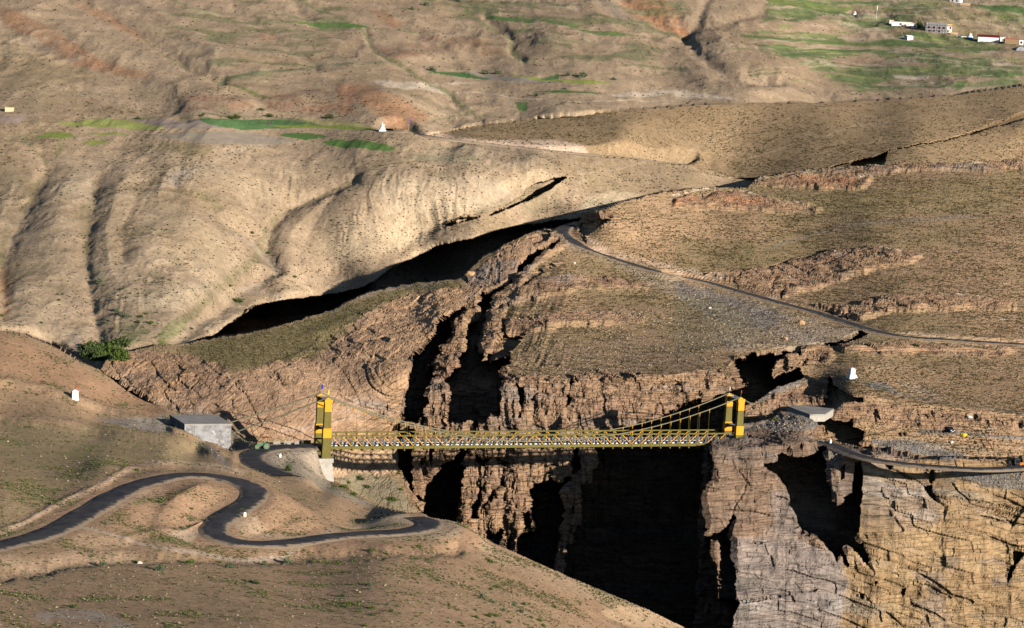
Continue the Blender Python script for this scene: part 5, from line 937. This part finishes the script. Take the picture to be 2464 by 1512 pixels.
def stone_(u, v, h, label):
    t = thing('marker_stone', at(u, v), .3, label, 'marker stone', 'white roadside marker stones'); MB().box(-.25,.25,-.12,.12,-.1,h*.75).lathe([(.25,-.12),(.25,.12)],12,(0,0,h*.75),'y').build('stone', WHITE, t); MB().box(-.255,.255,-.125,.125,0,.15).build('foot_band', ROOFY, t); return t
stone_(674, 1109, 1.1, 'white marker stone on the gravel apron below the left tower'); stone_(588, 1272, .9, 'white marker stone inside the bend of the S curve'); stone_(1998, 1074, 1.5, 'white marker stone at the cliff edge of the right road')
# ------------------------------------------------------------------ stupas
def stupa(loc, rz, w_, steps, bw, bh, label, polemat=None, ph=1.4, flare=False, blue=False, win=False):
    t = thing('stupa', loc, rz, label, 'stupa', 'whitewashed stupas'); z = -.3; m = MB()
    for i, (sw, sh) in enumerate(steps): m.box(-sw/2, sw/2, -sw/2, sw/2, z, z + sh, .04, .04); z += sh
    m.build('base', flat('blue_base', K(60,110,180)) if blue else WHITE, t)
    b = MB()
    if flare: b.lathe([(bw*.72, z), (bw*.62, z+bh*.15), (bw*.45, z+bh*.4), (bw*.38, z+bh*.6), (bw*.42, z+bh*.95), (bw*.3, z+bh)], 16)
    else: b.box(-bw/2, bw/2, -bw/2, bw/2, z, z + bh, .03, .03)
    bo = b.build('body', WHITE, t); z += bh
    if not flare: MB().box(-bw/2-.05, bw/2+.05, -bw/2-.05, bw/2+.05, z-.16, z-.05).build('red_band', RED, bo)
    if win: MB().box(-.14, .14, -bw/2-.02, -bw/2+.05, z-bh*.65, z-bh*.35).build('niche', DARK, bo)
    MB().box(-bw/2-.1, bw/2+.1, -bw/2-.1, bw/2+.1, z+.002, z+.1).box(-bw/2, bw/2, -bw/2, bw/2, z+.1, z+.45, bw*.38, bw*.38).build('roof', WHITE, t) if not flare else MB().box(-bw*.42, bw*.42, -bw*.42, bw*.42, z+.002, z+.18).lathe([(.3, .18), (.22, .5), (.1, .9), (.02, 1.2)], 10, (0,0,z)).build('spire', WHITE if not blue else ROOFY, t)
    if ph:
        MB().bar((0,0,z+.3), (0,0,z+.4+ph), .09, n=6).build('flag_pole', CAB, t); MB().box(.06, .42, -.12, .12, z+.7, z+.35+ph, .05, .03).build('flag_cloth', polemat or RED, t)
    return t
stupa(at(177, 966), TH * .3 + .3, 1.9, [(1.9, .55)], 1.65, 1.75, 'small white stupa with red flag standing alone on the brown left hillside', RED, 1.3)
stupa(at(2049, 908), .35, 3.1, [(3.1, .8), (2.6, .6)], 1.8, 1.9, 'white stupa with stepped base and dark red flag, behind the right bridge tower', flat('dark_red', K(130,30,30)), 1.2, win=True).scale = (.86,.86,.9)
stupa(at(920, 316.5), .2, 3.9, [(4.0, .7), (3.0, .6)], 2.4, 2.2, 'flared white stupa where the far road starts below the fields', flat('faded_cloth', K(150,90,80)), 0, flare=True).scale = (.8,.8,.85)
stupa(at(2334, 92), 0, 3, [(3.2, 1.4)], 3.0, 2.4, 'white stupa with a blue base in the distant village', None, 0, flare=True, blue=True)
stupa(at(2057, 35.5), 0, 2.6, [(2.6, .5)], 2.0, 1.4, 'tiny white stupa on the terrace top left of the village', None, 0, flare=True)
# ------------------------------------------------------------------ poles
def hpole(u, v, h, label, gap=1.7, mat=RUST, lean=0.0):
    t = thing('utility_pole', at(u, v, -.4), .15, label, 'utility pole', 'rusty utility poles carrying the village line')
    for s in (-1, 1) if gap else (0,): MB().bar((s * gap / 2, 0, 0), (s * gap / 2, 0, h), .22, n=8, r2=.15).build('post', mat, t)
    w_ = max(gap, 1.0); MB().box(-w_/2 - .35, w_/2 + .35, -.12, -.02, h - .35, h - .2).build('crossarm', CONCD, t)
    if gap: MB().box(-gap/2, gap/2, -.06, .06, h * .55, h * .55 + .1).build('brace', CONCD, t)
    for x in (-w_/2 - .25, 0, w_/2 + .25): MB().lathe([(.06, 0), (.08, .12), (.04, .25)], 8, (x, -.07, h - .2)).build('insulator', WHITE, t)
    return t
hpole(2380, 323, 7.6, 'twin rusty pole on the upper right ridge above the orange outcrop'); hpole(2455, 380, 8, 'twin rusty pole at the right edge on the pale rock band'); hpole(2381, 76, 6.5, 'grey twin pole on the bare slope behind the village stupa'); hpole(2240, 234, 8, 'twin pole standing behind the brown ridge below the village terraces')
hpole(2418, 716, 5.6, 'pale twin pole with two crossbars on the green slope above the upper road'); hpole(2407, 827, 9, 'single tall rusty pole beside the upper road', 0); hpole(2383, 1086, 7.4, 'twin rusty pole with bright crossbars on the bench above the parked car'); hpole(2459, 1141, 8, 'single rusty pole at the right edge beside the orange machine', 0)
t = thing('flag_mast', at(982, 314), .2, 'tall thin mast with a blue prayer flag right of the far white stupa', 'flag mast'); MB().bar((0,0,-.3), (.35,0,6.6), .16, n=6).build('mast', MUD, t); MB().box(.25, .75, -.04, .04, 2.8, 5.9, .05, 0).build('flag_cloth', BLUE, t)
t = thing('flag_mast', at(2108, 48), .1, 'white mast left of the white village cube house', 'flag mast'); MB().bar((0,0,-.3), (.3,0,9), .22, n=6).build('mast', WHITE, t); MB().box(.05, .5, -.05, .05, 6, 8.6).build('flag_cloth', WHITE, t)
# ------------------------------------------------------------------ vehicles
def wheel(parent, x, y, z, r, w_, mat, hub, ax='y', name='wheel'):
    o = MB().lathe([(r*.55, -w_/2), (r*.95, -w_/2), (r, -w_*.35), (r, w_*.35), (r*.95, w_/2), (r*.55, w_/2)], 20, (x, y, z), ax).build(name, mat, parent, False)
    MB().lathe([(r*.1, -w_*.53), (r*.5, -w_*.5), (r*.5, w_*.5), (r*.1, w_*.53)], 14, (x, y, z), ax).build('rim', hub, o); return o
t = thing('road_roller', pz(629, 1081, 2.2), TH + .1, 'old green road roller with a red canopy parked at the bridge approach', 'road roller')
MB().box(-1.5, .9, -.55, .55, .95, 1.85, .08, .06).build('body', GREENP, t, bevel=.05); MB().box(-1.35, -.1, -.5, .5, 1.852, 2.02, .1, .08).build('hood', RED, t)
wheel(t, -1.35, 0, .7, .68, 1.1, GREENP, CAB, name='front_roller'); wheel(t, 1.0, -.85, .85, .85, .42, GREENP, CAB, name='rear_roller'); wheel(t, 1.0, .85, .85, .85, .42, GREENP, CAB, name='rear_roller')
MB().bar((-1.35,-.62,.7), (-1.35,-.62,1.5), .1).bar((-1.35,.62,.7), (-1.35,.62,1.5), .1).box(-1.5,-1.2,-.7,.7,1.45,1.6).build('fork', GREENP, t)
MB().box(.9, 1.6, -.5, .5, 1.0, 1.35).box(1.45, 1.6, -.4, .4, 1.35, 1.9).build('seat', DARK, t)
cp = MB().box(.2, 1.9, -.85, .85, 3.0, 3.1, .05, .05).build('canopy', RED, t); 
for x, y, z in ((.3,-.7,1.6), (.3,.7,1.6), (1.8,-.7,1.3), (1.8,.7,1.3)): MB().bar((x,y,z), (x,y,2.998), .07).build('canopy_post', DARK, cp)
MB().bar((-.9,.2,2.0), (-.9,.2,2.9), .12, n=8).build('exhaust_pipe', DARK, t)
CARB = flat('dark_car_paint', K(52,60,72), .25, .04)
t = thing('parked_car', at(2284, 1041), 1.9 + math.pi, 'dark blue grey car parked on the gravel bench, facing the camera', 'car')
cb = MB(); prof = [(-2.0,.35),(-2.05,.75),(-1.9,.98),(-1.75,1.02),(-1.2,1.52),(.35,1.55),(1.0,1.08),(1.85,.95),(2.0,.7),(2.0,.35)]
vs = [(x, y * (1 if z < 1.1 else .82), z) for y in (-.83, .83) for x, z in prof]; n_ = len(prof); cb.add(vs, [tuple(range(n_)), tuple(range(2*n_-1, n_-1, -1))] + [(i, n_+i, n_+(i+1)%n_, (i+1)%n_) for i in range(n_)]); body = cb.build('body', CARB, t, bevel=.04)
MB().add([(.40,-.62,1.50),(.40,.62,1.50),(.98,.70,1.13),(.98,-.70,1.13)], [(0,1,2,3)]).box(.38,.39,-.6,.6,1.3,1.31).build('windscreen', GLASS, t).location = (.03,0,.05)
for s in (-1, 1): MB().box(-1.15, .45, s*.79-.02, s*.79+.02, 1.1, 1.42, .12, 0).build('side_window', GLASS, t); MB().box(1.93, 2.03, s*.55-.18, s*.55+.18, .68, .84).build('headlight', WHITE, t)
MB().box(1.98, 2.04, -.3, .3, .42, .54).build('number_plate', WHITE, t)
for x in (-1.3, 1.25):
    for s in (-1, 1): wheel(t, x, s*.76, .33, .33, .2, TYRE, CAB)
t = thing('backhoe_loader', at(2444, 1128), .3, 'orange backhoe loader with a dark cab at the right edge of the road', 'construction machine')
MB().box(-.9, .9, -.8, .8, 1.0, 2.7, .08, .08).build('cab', DARK, t, bevel=.05); MB().box(-.95, .95, -.85, .85, 2.702, 2.82).build('cab_roof', DARK, t); MB().box(.9, 3.0, -.6, .6, .9, 1.7, .05, .05).build('engine_cover', ORANGE, t, bevel=.05); MB().box(-1.6, 3.2, -.5, .5, .6, .9).build('chassis', ORANGE, t)
for y in (-1, 1): wheel(t, -.3, y*.95, .75, .75, .45, TYRE, ROOFY); wheel(t, 2.5, y*.9, .55, .55, .35, TYRE, ROOFY); MB().bar((1.2,y*.7,1.5), (4.0,y*.7,.6), .18).build('loader_arm', ORANGE, t); MB().box(-.5,.6,y*.81-.02,y*.81+.02,1.7,2.5).build('cab_window', GLASS, t)
MB().box(3.9, 4.8, -1.1, 1.1, .1, .9, .2, 0).build('bucket', ROOFY, t); MB().bar((-1.4,0,.9), (-2.0,0,2.2), .22).bar((-2.0,0,2.2), (-2.2,0,.7), .18).build('digger_arm', DARK, t)
for u, lab in ((2168, 'dark upright drum on the gravel terrace, left one of the pair'), (2179, 'dark upright drum on the gravel terrace, right one of the pair')):
    t = thing('oil_drum', at(u, 1050), 0, lab, 'drum', 'dark drums on the gravel terrace'); MB().lathe([(.3,0),(.3,.35),(.33,.37),(.3,.39),(.3,.72),(.33,.74),(.3,.76),(.3,1.1)], 14).build('barrel', DARK, t); MB().lathe([(.33,0),(.33,.04)], 14, (0,0,1.102)).build('lid', RUST, t)
def boulder(u, v, s, mat, label, seed, name='boulder', cat='boulder'):
    vv, ff = ico(3); p = vv * (1 + .0 * vv[:, :1]); d = fbm(vv * 1.0 + seed * 7.3, .9, seed, 3)
    q = vv * (1 + .55 * d)[:, None] * np.array([1.15, .85, .75]) * s; m = MB(); m.add(q.tolist(), ff.tolist()); o = m.build(name, mat, None); o.location = at(u, v, s * .3); return prop(o, label, cat)
PALEROCK = flat('pale_rock', K(214,200,180), .9, .15, 2); TANR = flat('tan_rock', K(178,142,104), .9, .2, 1.2)
boulder(2333, 1005, .75, PALEROCK, 'white boulder on the brown bench above the parked car', 1); boulder(2289, 1066, .6, PALEROCK, 'pale flat boulder beside the gravel track below the parked car', 2); boulder(1131, 664, 1.5, TANR, 'big round tan boulder at the top of the gorge cleft', 3); boulder(1382, 634, .5, PALEROCK, 'light boulder on the scree right below the upper road bend', 4)
boulder(338, 1347, .38, PALEROCK, 'single white boulder in the foreground scrub below the dirt track', 5); boulder(1925, 782, 1.3, TANR, 'tan boulder with a hard shadow on the scree below the upper road', 6); boulder(1708, 745, .6, PALEROCK, 'yellowish boulder in the middle of the scree fan', 8); boulder(1890, 818, .9, TANR, 'tan boulder at the lower end of the scree near the shaded hollow', 9)
boulder(412, 1024, 1.0, TANR, 'tan rock heap casting a dark shadow beside the stone anchor block', 10)
t = boulder(2318, 1049, .8, ROOFY, 'bright yellow tarpaulin heap beside the parked car', 7, 'tarpaulin', 'tarpaulin')
# ------------------------------------------------------------------ houses
def house(u, v, w_, d_, h, wallm, label, rz=0, roof=None, rooftype='flat', wins=(), door=None, name='house'):
    p = at(u, v, -.3); t = thing(name, p, rz, label, 'house', 'village houses'); h += .3
    wl = MB().box(-w_/2, w_/2, 0, d_, 0, h).build('wall', wallm, t)
    if rooftype == 'gable':
        r = d_ * .22; o_ = .35; MB().add([(-w_/2-o_,-o_,h),(w_/2+o_,-o_,h),(w_/2+o_,d_/2,h+r),(-w_/2-o_,d_/2,h+r),(w_/2+o_,d_+o_,h),(-w_/2-o_,d_+o_,h),(-w_/2-o_,-o_,h+.15),(w_/2+o_,-o_,h+.15),(w_/2+o_,d_/2,h+r+.15),(-w_/2-o_,d_/2,h+r+.15),(w_/2+o_,d_+o_,h+.15),(-w_/2-o_,d_+o_,h+.15)],
          [(0,1,2,3),(3,2,4,5),(6,7,8,9),(9,8,10,11),(0,1,7,6),(5,4,10,11),(0,3,9,6),(3,5,11,9),(1,2,8,7),(2,4,10,8)]).build('roof', roof or ROOFR, t)
        MB().add([(-w_/2,0,h-.01),(-w_/2,d_,h-.01),(-w_/2,d_/2,h+r-.05),(-w_/2+.2,0,h-.01),(-w_/2+.2,d_,h-.01),(-w_/2+.2,d_/2,h+r-.05),(w_/2,0,h-.01),(w_/2,d_,h-.01),(w_/2,d_/2,h+r-.05),(w_/2-.2,0,h-.01),(w_/2-.2,d_,h-.01),(w_/2-.2,d_/2,h+r-.05)], [(0,1,2),(3,4,5),(6,7,8),(9,10,11)]).build('gable', wallm, t)
    else:
        MB().box(-w_/2-.2, w_/2+.2, -.2, d_+.2, h+.003, h+.28).build('roof', roof or MUD, t)
    for (x, z, ww, hh, m_) in wins:
        f_ = MB().box(x-ww/2-.12, x+ww/2+.12, -.05, .02, z-.12, z+hh+.12).build('window', m_, t); MB().box(x-ww/2, x+ww/2, -.08, -.052, z, z+hh).build('pane', GLASS, f_)
    return t
house(2297, 12.5, 7.6, 6, 2.6, WHITE, 'small white house with a yellow pitched roof on the village knoll', -.5, ROOFY, 'gable', [(-1.8,1,1,1,MUD),(1.5,1,1,1,MUD)])
t = thing('compound_wall', at(2322, 18.5, -.3), -.15, 'cream compound wall beside the yellow roofed house', 'wall'); MB().box(-3.6, 3.6, 0, .4, 0, 1.9).build('wall', MUD, t); MB().box(-3.7, 3.7, -.08, .48, 1.902, 2.05).build('coping', PALEROCK, t)
house(2144.5, 63, 2.9, 3, 2.8, flat('pale_plaster', K(224,208,190)), 'tiny cream cube house at the left end of the village', 0, MUD)
house(2170, 68, 14, 4, 2.6, WHITE, 'long low white house with a brown window next to the willow', -.12, MUD, 'flat', [(-1,1,1.2,1,RED)])
house(2198, 73, 3.6, 3.6, 3.0, WHITE, 'square white house at the right end of the long white house', -.12, MUD, 'flat', [(.8,1,.8,1.2,MUD)])
t = house(2252, 81, 14.2, 7, 6.3, WALLG, 'grey unfinished three row building wrapped in scaffolding', -.05, WALLG, 'flat', [(-5,3,1.4,1.2,RED),(-1.6,3,1.4,1.2,RED),(2,3,1.4,1.2,RED),(5,3,1.2,1.2,RED),(-4.5,.5,1.3,1.4,MUD),(-1.5,.5,1.3,1.4,MUD),(2,.5,1.3,1.4,MUD)], name='unfinished_building'); t['category'] = 'building'
sf = MB()
for x in np.arange(-7.3, 7.4, 1.8): sf.bar((x, -1.0, 0), (x, -1.0, 6.9), .14)
for z in (1.8, 3.6, 5.4): sf.bar((-7.3, -1.0, z), (7.3, -1.0, z), .14)
sf.build('scaffold', DARK, t); MB().box(-3.6, -1.6, -1.3, -1.05, .3, 1.2).build('tarpaulin', flat('blue_tarp', K(50,110,200)), t)
t = house(2283, 81.5, 3.6, 6.5, 5.4, WHITE, 'white end block with red top floor attached to the grey unfinished building', -.05, ROOFY, 'flat', [(-.6,.5,.8,1.6,ROOFY),(.8,3,.9,1.2,RED)]); MB().box(-1.85, 1.85, -.1, 6.6, 4.6, 5.3).build('red_parapet', RED, t)
house(2190, 98, 4.6, 3.4, 2.2, WHITE, 'small white shed with a pitched roof alone below the village', .5, WHITE, 'gable')
house(2378, 99.5, 13.4, 6.5, 3.0, WHITE, 'long white hall with a maroon pitched roof', -.16, ROOFR, 'gable')
house(2412, 101, 3.2, 3.5, 2.3, WHITE, 'little white house touching the maroon roofed hall', -.1, WHITE, 'flat', [(.5,.6,1.0,1.0,MUD)])
house(2434, 108, 9.0, 5, 3.3, flat('brown_mud', K(150,122,92)), 'brown mud house near the right edge of the village', -.08, RED, 'flat')
house(2457, 109.5, 2.8, 4, 3.2, WHITE, 'white house front with a red window frame at the right edge', -.08, RED, 'flat', [(0,1.2,1.1,1.2,RED)])
house(22, 270.5, 3.7, 3, 1.9, flat('pale_mud', K(222,190,148)), 'lonely mud hut at the left edge above the bare plot', .1, MUD)  # hut walls a paler mud tone than the roof
t = thing('greenhouse', at(2456, 124, -.2), 0, 'grey arched greenhouse tunnel at the right edge below the village', 'greenhouse'); m = MB(); n_ = 12
pts = [(2.9 * math.cos(math.pi * i / n_), 2.7 * math.sin(math.pi * i / n_)) for i in range(n_ + 1)]
for y0 in (0,): m.add([(x, 0, z) for x, z in pts] + [(x, 9, z) for x, z in pts], [(i, i+1, n_+2+i, n_+1+i) for i in range(n_)] + [tuple(range(n_ + 1)), tuple(range(2*n_+1, n_, -1))])
m.build('cover', TINM, t); MB().box(-.5, .5, -.08, -.02, 0, 1.8).build('door', CONCD, t)
t = thing('compound_wall', at(2295, 84, -.2), 0, 'low tan wall right of the unfinished building', 'wall'); MB().box(-2.2, 2.8, 0, .5, 0, 1.4).build('wall', MUD, t); MB().box(-2.3, 2.9, -.05, .55, 1.402, 1.5).build('coping', MUD, t)
t = thing('compound_wall', at(2313, 88.5, -.2), -.05, 'low white wall left of the blue based stupa', 'wall'); MB().box(-3.2, 3.2, 0, .4, 0, .9).build('wall', WHITE, t); MB().box(-3.3, 3.3, -.05, .45, .902, 1.0).build('coping', MUD, t)
# ------------------------------------------------------------------ people
def person(u, v, rz, label, cl, h=1.68, bend=0):
    J = [(0,0,.95),(0,.02,1.2),(0,.0,1.42),(0,-.01,1.52),(0,-.02,1.64),(-.1,0,.9),(-.12,.03,.5),(-.13,0,.06),(-.13,-.14,.03),(.1,0,.9),(.12,.0,.5),(.13,.06,.06),(.13,-.08,.03),(-.19,0,1.4),(-.26,.02,1.12),(-.22,-.12,.9),(-.21,-.17,.82),(.19,0,1.4),(.26,.02,1.12),(.22,-.12,.9),(.21,-.17,.82)]
    if bend: J = [(x, y - math.sin(bend) * max(z - .95, 0) * 1.0, .95 + (z - .95) * math.cos(bend) if z > .95 else z) for x, y, z in J]
    E = [(0,1),(1,2),(2,3),(3,4),(0,5),(5,6),(6,7),(7,8),(0,9),(9,10),(10,11),(11,12),(2,13),(13,14),(14,15),(15,16),(2,17),(17,18),(18,19),(19,20)]
    rad = [.15,.15,.16,.06,.105,.1,.07,.05,.04,.1,.07,.05,.04,.07,.05,.04,.035,.07,.05,.04,.035]
    me = bpy.data.meshes.new('person'); me.from_pydata(J, E, []); o = bpy.data.objects.new('person', me); COL.objects.link(o)
    md = o.modifiers.new('skin', 'SKIN'); 
    for k_, r_ in zip(me.skin_vertices[0].data if me.skin_vertices else [], rad): k_.radius = (r_, r_)
    if not me.skin_vertices:
        bm = bmesh.new(); bm.from_mesh(me); ly = bm.verts.layers.skin.verify(); bm.verts.ensure_lookup_table()
        for i, vv in enumerate(bm.verts): vv[ly].radius = (rad[i], rad[i]); vv[ly].use_root = (i == 0)
        bm.to_mesh(me); bm.free()
    o.modifiers.new('sub', 'SUBSURF').levels = 1; me.materials.append(cl); o.location = at(u, v, -.05); o.rotation_euler = (0, 0, rz)
    hp = J[4]; MB().lathe([(.02,-.10),(.10,-.05),(.125,.03),(.09,.11),(.02,.14)], 10, (hp[0], hp[1]+.03, hp[2]+.03)).build('hair', DARK, o)
    return prop(o, label, 'person')
person(1087, 497 if False else 521 - 0, 0, 'person', DARK) if False else None
person(652, 301, .5, 'person in blue clothing bending in the deep green field', BLUE, bend=.9); person(646, 300.5, -.6, 'person in red clothing bending in the deep green field', RED, bend=.8); person(951, 314, 1.2, 'person in dark clothes on the road beside the far white stupa', DARK)
# ------------------------------------------------------------------ shrubs and trees
def leafmat(name, a, b_):
    m, n, l, bs = newmat(name); tc = n.new('ShaderNodeTexCoord'); n1 = n.new('ShaderNodeTexNoise'); n1.inputs['Scale'].default_value = 2.2; l.new(tc.outputs['Object'], n1.inputs['Vector'])
    mx = n.new('ShaderNodeMixRGB'); mx.inputs[1].default_value = (*a, 1); mx.inputs[2].default_value = (*b_, 1); mr = n.new('ShaderNodeMapRange'); mr.inputs[1].default_value = .4; mr.inputs[2].default_value = .6; l.new(n1.outputs[0], mr.inputs[0]); l.new(mr.outputs[0], mx.inputs[0]); l.new(mx.outputs[0], bs.inputs['Base Color']); return m
LF1 = leafmat('green_leaves', K(92,110,44), K(70,86,40)); LF2 = leafmat('grey_leaves', K(108,116,86), K(88,100,74)); LF3 = leafmat('dark_leaves', K(84,96,50), K(62,76,42)); BARK = flat('bark', K(110,92,72), .9)
def crown(seed, n_, rx, ry, rz_, ls):
    r = np.random.RandomState(seed); m = MB(); cl = r.normal(0, 1, (7, 3)); cl = cl / np.linalg.norm(cl, axis=1)[:, None] * r.uniform(.3, .75, (7, 1)); cl[:, 2] = np.abs(cl[:, 2])
    for i in range(n_):
        c = cl[r.randint(7)] + r.normal(0, .26, 3); c[2] = max(c[2], -.05); p = np.array([c[0]*rx, c[1]*ry, c[2]*rz_ + .05]); a = r.normal(0, 1, 3); a /= np.linalg.norm(a); b = np.cross(a, r.normal(0, 1, 3)); b /= np.linalg.norm(b); s = ls * r.uniform(.6, 1.3)
        m.add([p - a*s - b*s*.5, p + a*s*.2 - b*s*.6, p + a*s + b*s*.3, p - a*s*.3 + b*s*.6], [(0,1,2,3)])
    return m
PROT = {}
def shrub(kind, u, v, wpx, label, group, cat='shrub', name='shrub', hr=.55):
    p = at(u, v); sc_ = wpx * p.y * 2 * math.tan(R(HF)) / 2464 / 2
    key = (kind, random.randint(0, 3)); 
    if key not in PROT:
        t = thing(name, p, 0, label, cat, group); crown(hash(key[1]) % 97 + 3 + len(PROT), 420, 1, 1, .85, .13).build('foliage', {0: LF1, 1: LF2, 2: LF3}[kind], t); st = MB()
        for i in range(5): a = i * 1.3; st.bar((0,0,-.1), (.4*math.cos(a), .4*math.sin(a), .5), .07, n=5, r2=.03)
        st.build('stem', BARK, t); PROT[key] = t
    else: t = dup(PROT[key], p, random.uniform(0, 6), label, group)
    t.name = name; t.scale = (sc_, sc_, sc_ * hr / .55); t['category'] = cat; return t
random.seed(5)
for x, y, w_, k_ in [(705,545,70,1),(860,620,36,0),(1203,636,20,2),(412,688,30,2),(1420,595,28,1),(14,750,40,0),(120,860,22,0),(270,860,24,2)]: u, v = Z4((x, y))[0]; shrub(k_, u, v, w_*.3422, 'scattered cushion shrub on the pale badland slope left of the ravine', 'shrubs on the pale slopes')
for x, y, w_, k_ in [(818,745,50,1),(850,780,60,1),(900,795,50,1),(745,790,30,1),(990,800,40,0),(1025,780,36,0),(1060,835,46,0),(975,830,36,2),(750,820,30,1)]: u, v = Z4((x, y))[0]; shrub(k_, u, v, w_*.3422, 'bush at the green seep above the dark willow thicket', 'bushes round the green seep')
for x, y, w_, k_ in [(1683,640,80,2),(1775,175,36,0),(1895,295,34,0),(2058,500,36,2),(1610,560,40,2),(1415,690,30,2),(1355,840,36,2)]: u, v = Z4((x, y))[0]; shrub(k_, u, v, w_*.3422, 'round dark shrub beside the ravine track below the pale spur', 'shrubs along the ravine track')
random.seed(8)
for i in range(24):
    x = random.uniform(625, 880); y = random.uniform(965, 1085); 
    if y < 985 and x < 680: y += 40
    u, v = Z4((x, y))[0]; shrub(2 if i % 3 else 0, u, v + 3, random.uniform(95, 140)*.3422, 'dense dark green willow bush packed in the thicket at the ravine mouth', 'willows of the thicket', 'willow', 'willow_bush', .6)
for x, y, w_, k_ in [(45,525,75,0),(75,495,45,0),(150,465,80,2),(205,525,50,2),(385,610,70,0),(428,430,30,0),(445,540,40,0),(110,580,60,0),(275,460,30,0)]: u, v = Z8((x, y))[0]; shrub(k_, u, v, w_*.3422, 'green bush on the scree gully below the left bridge pier', 'bushes in the gully under the bridge')
for x, y, w_, k_ in [(240,955,50,0),(350,970,40,0),(440,935,36,0),(575,930,40,0),(530,935,30,0),(617,900,26,0),(700,905,24,2),(770,920,30,0),(780,945,34,1),(950,940,24,0)]: u, v = Z8((x, y))[0]; shrub(k_, u, v, w_*.3422, 'green bush on the slope just below the hairpin bend', 'bushes below the hairpin')
for x, y, w_, k_ in [(40,1290,60,2),(75,1345,60,0),(50,1365,50,2),(150,1400,50,0),(160,1380,40,1),(245,1375,60,0),(250,1425,50,2),(350,1350,40,1),(380,1400,56,0),(420,1360,40,1),(435,1410,30,0),(550,1430,30,0),(775,1475,40,0),(860,1480,50,0),(880,1500,40,2),(970,1390,40,0),(975,1440,46,0),(1020,1300,80,1),(1075,1240,44,0),(1060,1430,70,0),(1110,1430,60,0),(1080,1330,60,1),(1100,1480,50,1),(1115,1225,40,2),(1170,1390,50,1),(1210,1480,50,0),(1240,1350,60,1),(1310,1350,50,2),(1290,1400,60,1),(1520,1365,50,0),(1360,1440,40,0),(1420,1460,50,0),(1450,1500,50,0),(1060,1035,50,0),(1080,1050,50,0),(1270,1045,40,0),(990,1225,30,0),(945,1170,36,2),(570,1135,40,0),(700,1175,40,0),(230,1215,50,1),(230,1240,40,1),(190,1500,50,0),(1800,1275,30,0),(1515,1185,22,2)]: u, v = Z8((x, y))[0]; shrub(k_, u, v, w_*.3422*.9, 'low green shrub on the open foreground slope above the gorge rim', 'shrubs on the foreground slope')
for x, y, w_, k_ in [(740,820,50,1),(785,800,40,1),(780,680,36,1),(1285,750,50,1),(1340,735,40,2),(1230,785,40,0),(960,410,50,0),(1295,490,30,2),(1240,555,50,0),(1130,630,46,0),(1060,640,36,0),(1350,570,40,0),(1450,705,46,1),(1690,760,60,0),(2030,430,110,2),(2180,485,30,0),(70,1085,30,1),(365,1030,24,1),(435,915,24,1),(250,1090,24,1),(515,1370,80,2),(395,1490,30,0),(900,1495,30,0),(1550,1020,50,0),(730,1050,90,1),(840,1025,36,0),(960,1020,60,0),(1120,1110,110,1),(1340,1040,90,0),(1800,1200,70,2),(1760,1190,60,1),(1610,1080,100,1),(1860,1040,80,1),(2020,1040,110,1),(1285,160,30,0),(1530,290,36,2),(1110,630,40,1)]: u, v = Z7((x, y))[0]; shrub(k_, u, v, w_*.3422*.8, 'small roadside bush around the loops of the S curve', 'bushes round the S curve')
for x, y, w_ in [(1690,1005,55)]: u, v = Z6((x, y))[0]; shrub(2, u, v, w_*.3422, 'single dark bush on the brown slope below the upper road', None)
for u, v, w_, lab in [(1865,1014,12,'small green bush on top of the gravelly promontory'), (2211,73,20,'leafy willow tree between the long white house and the scaffolding')]: shrub(0 if u < 2000 else 2, u, v, w_, lab, None, 'shrub' if u < 2000 else 'tree', 'shrub' if u < 2000 else 'willow_tree', .55 if u < 2000 else .9)
for x, y, w_ in [(970,830,40),(1430,815,34),(1840,765,44),(770,825,20),(770,123,20),(1660,825,60),(1620,830,60),(1900,815,60),(2320,828,60)]: u, v = Z1((x, y))[0]; shrub(2, u, v + 2, w_*.3422, 'dark shrub along the edge of the valley fields', 'shrubs beside the valley fields')
for x, y, w_ in [(620,50,50),(530,68,50),(660,505,70),(1040,515,60),(1130,512,60),(1620,535,50),(1720,545,80),(1400,675,40),(1940,565,40),(1600,636,30),(850,18,60)]: u, v = Z2((x, y))[0]; shrub(1, u, v + 2, w_*.3422, 'grey green bush cluster beside the terraces of the upper valley', 'bushes of the upper valley')
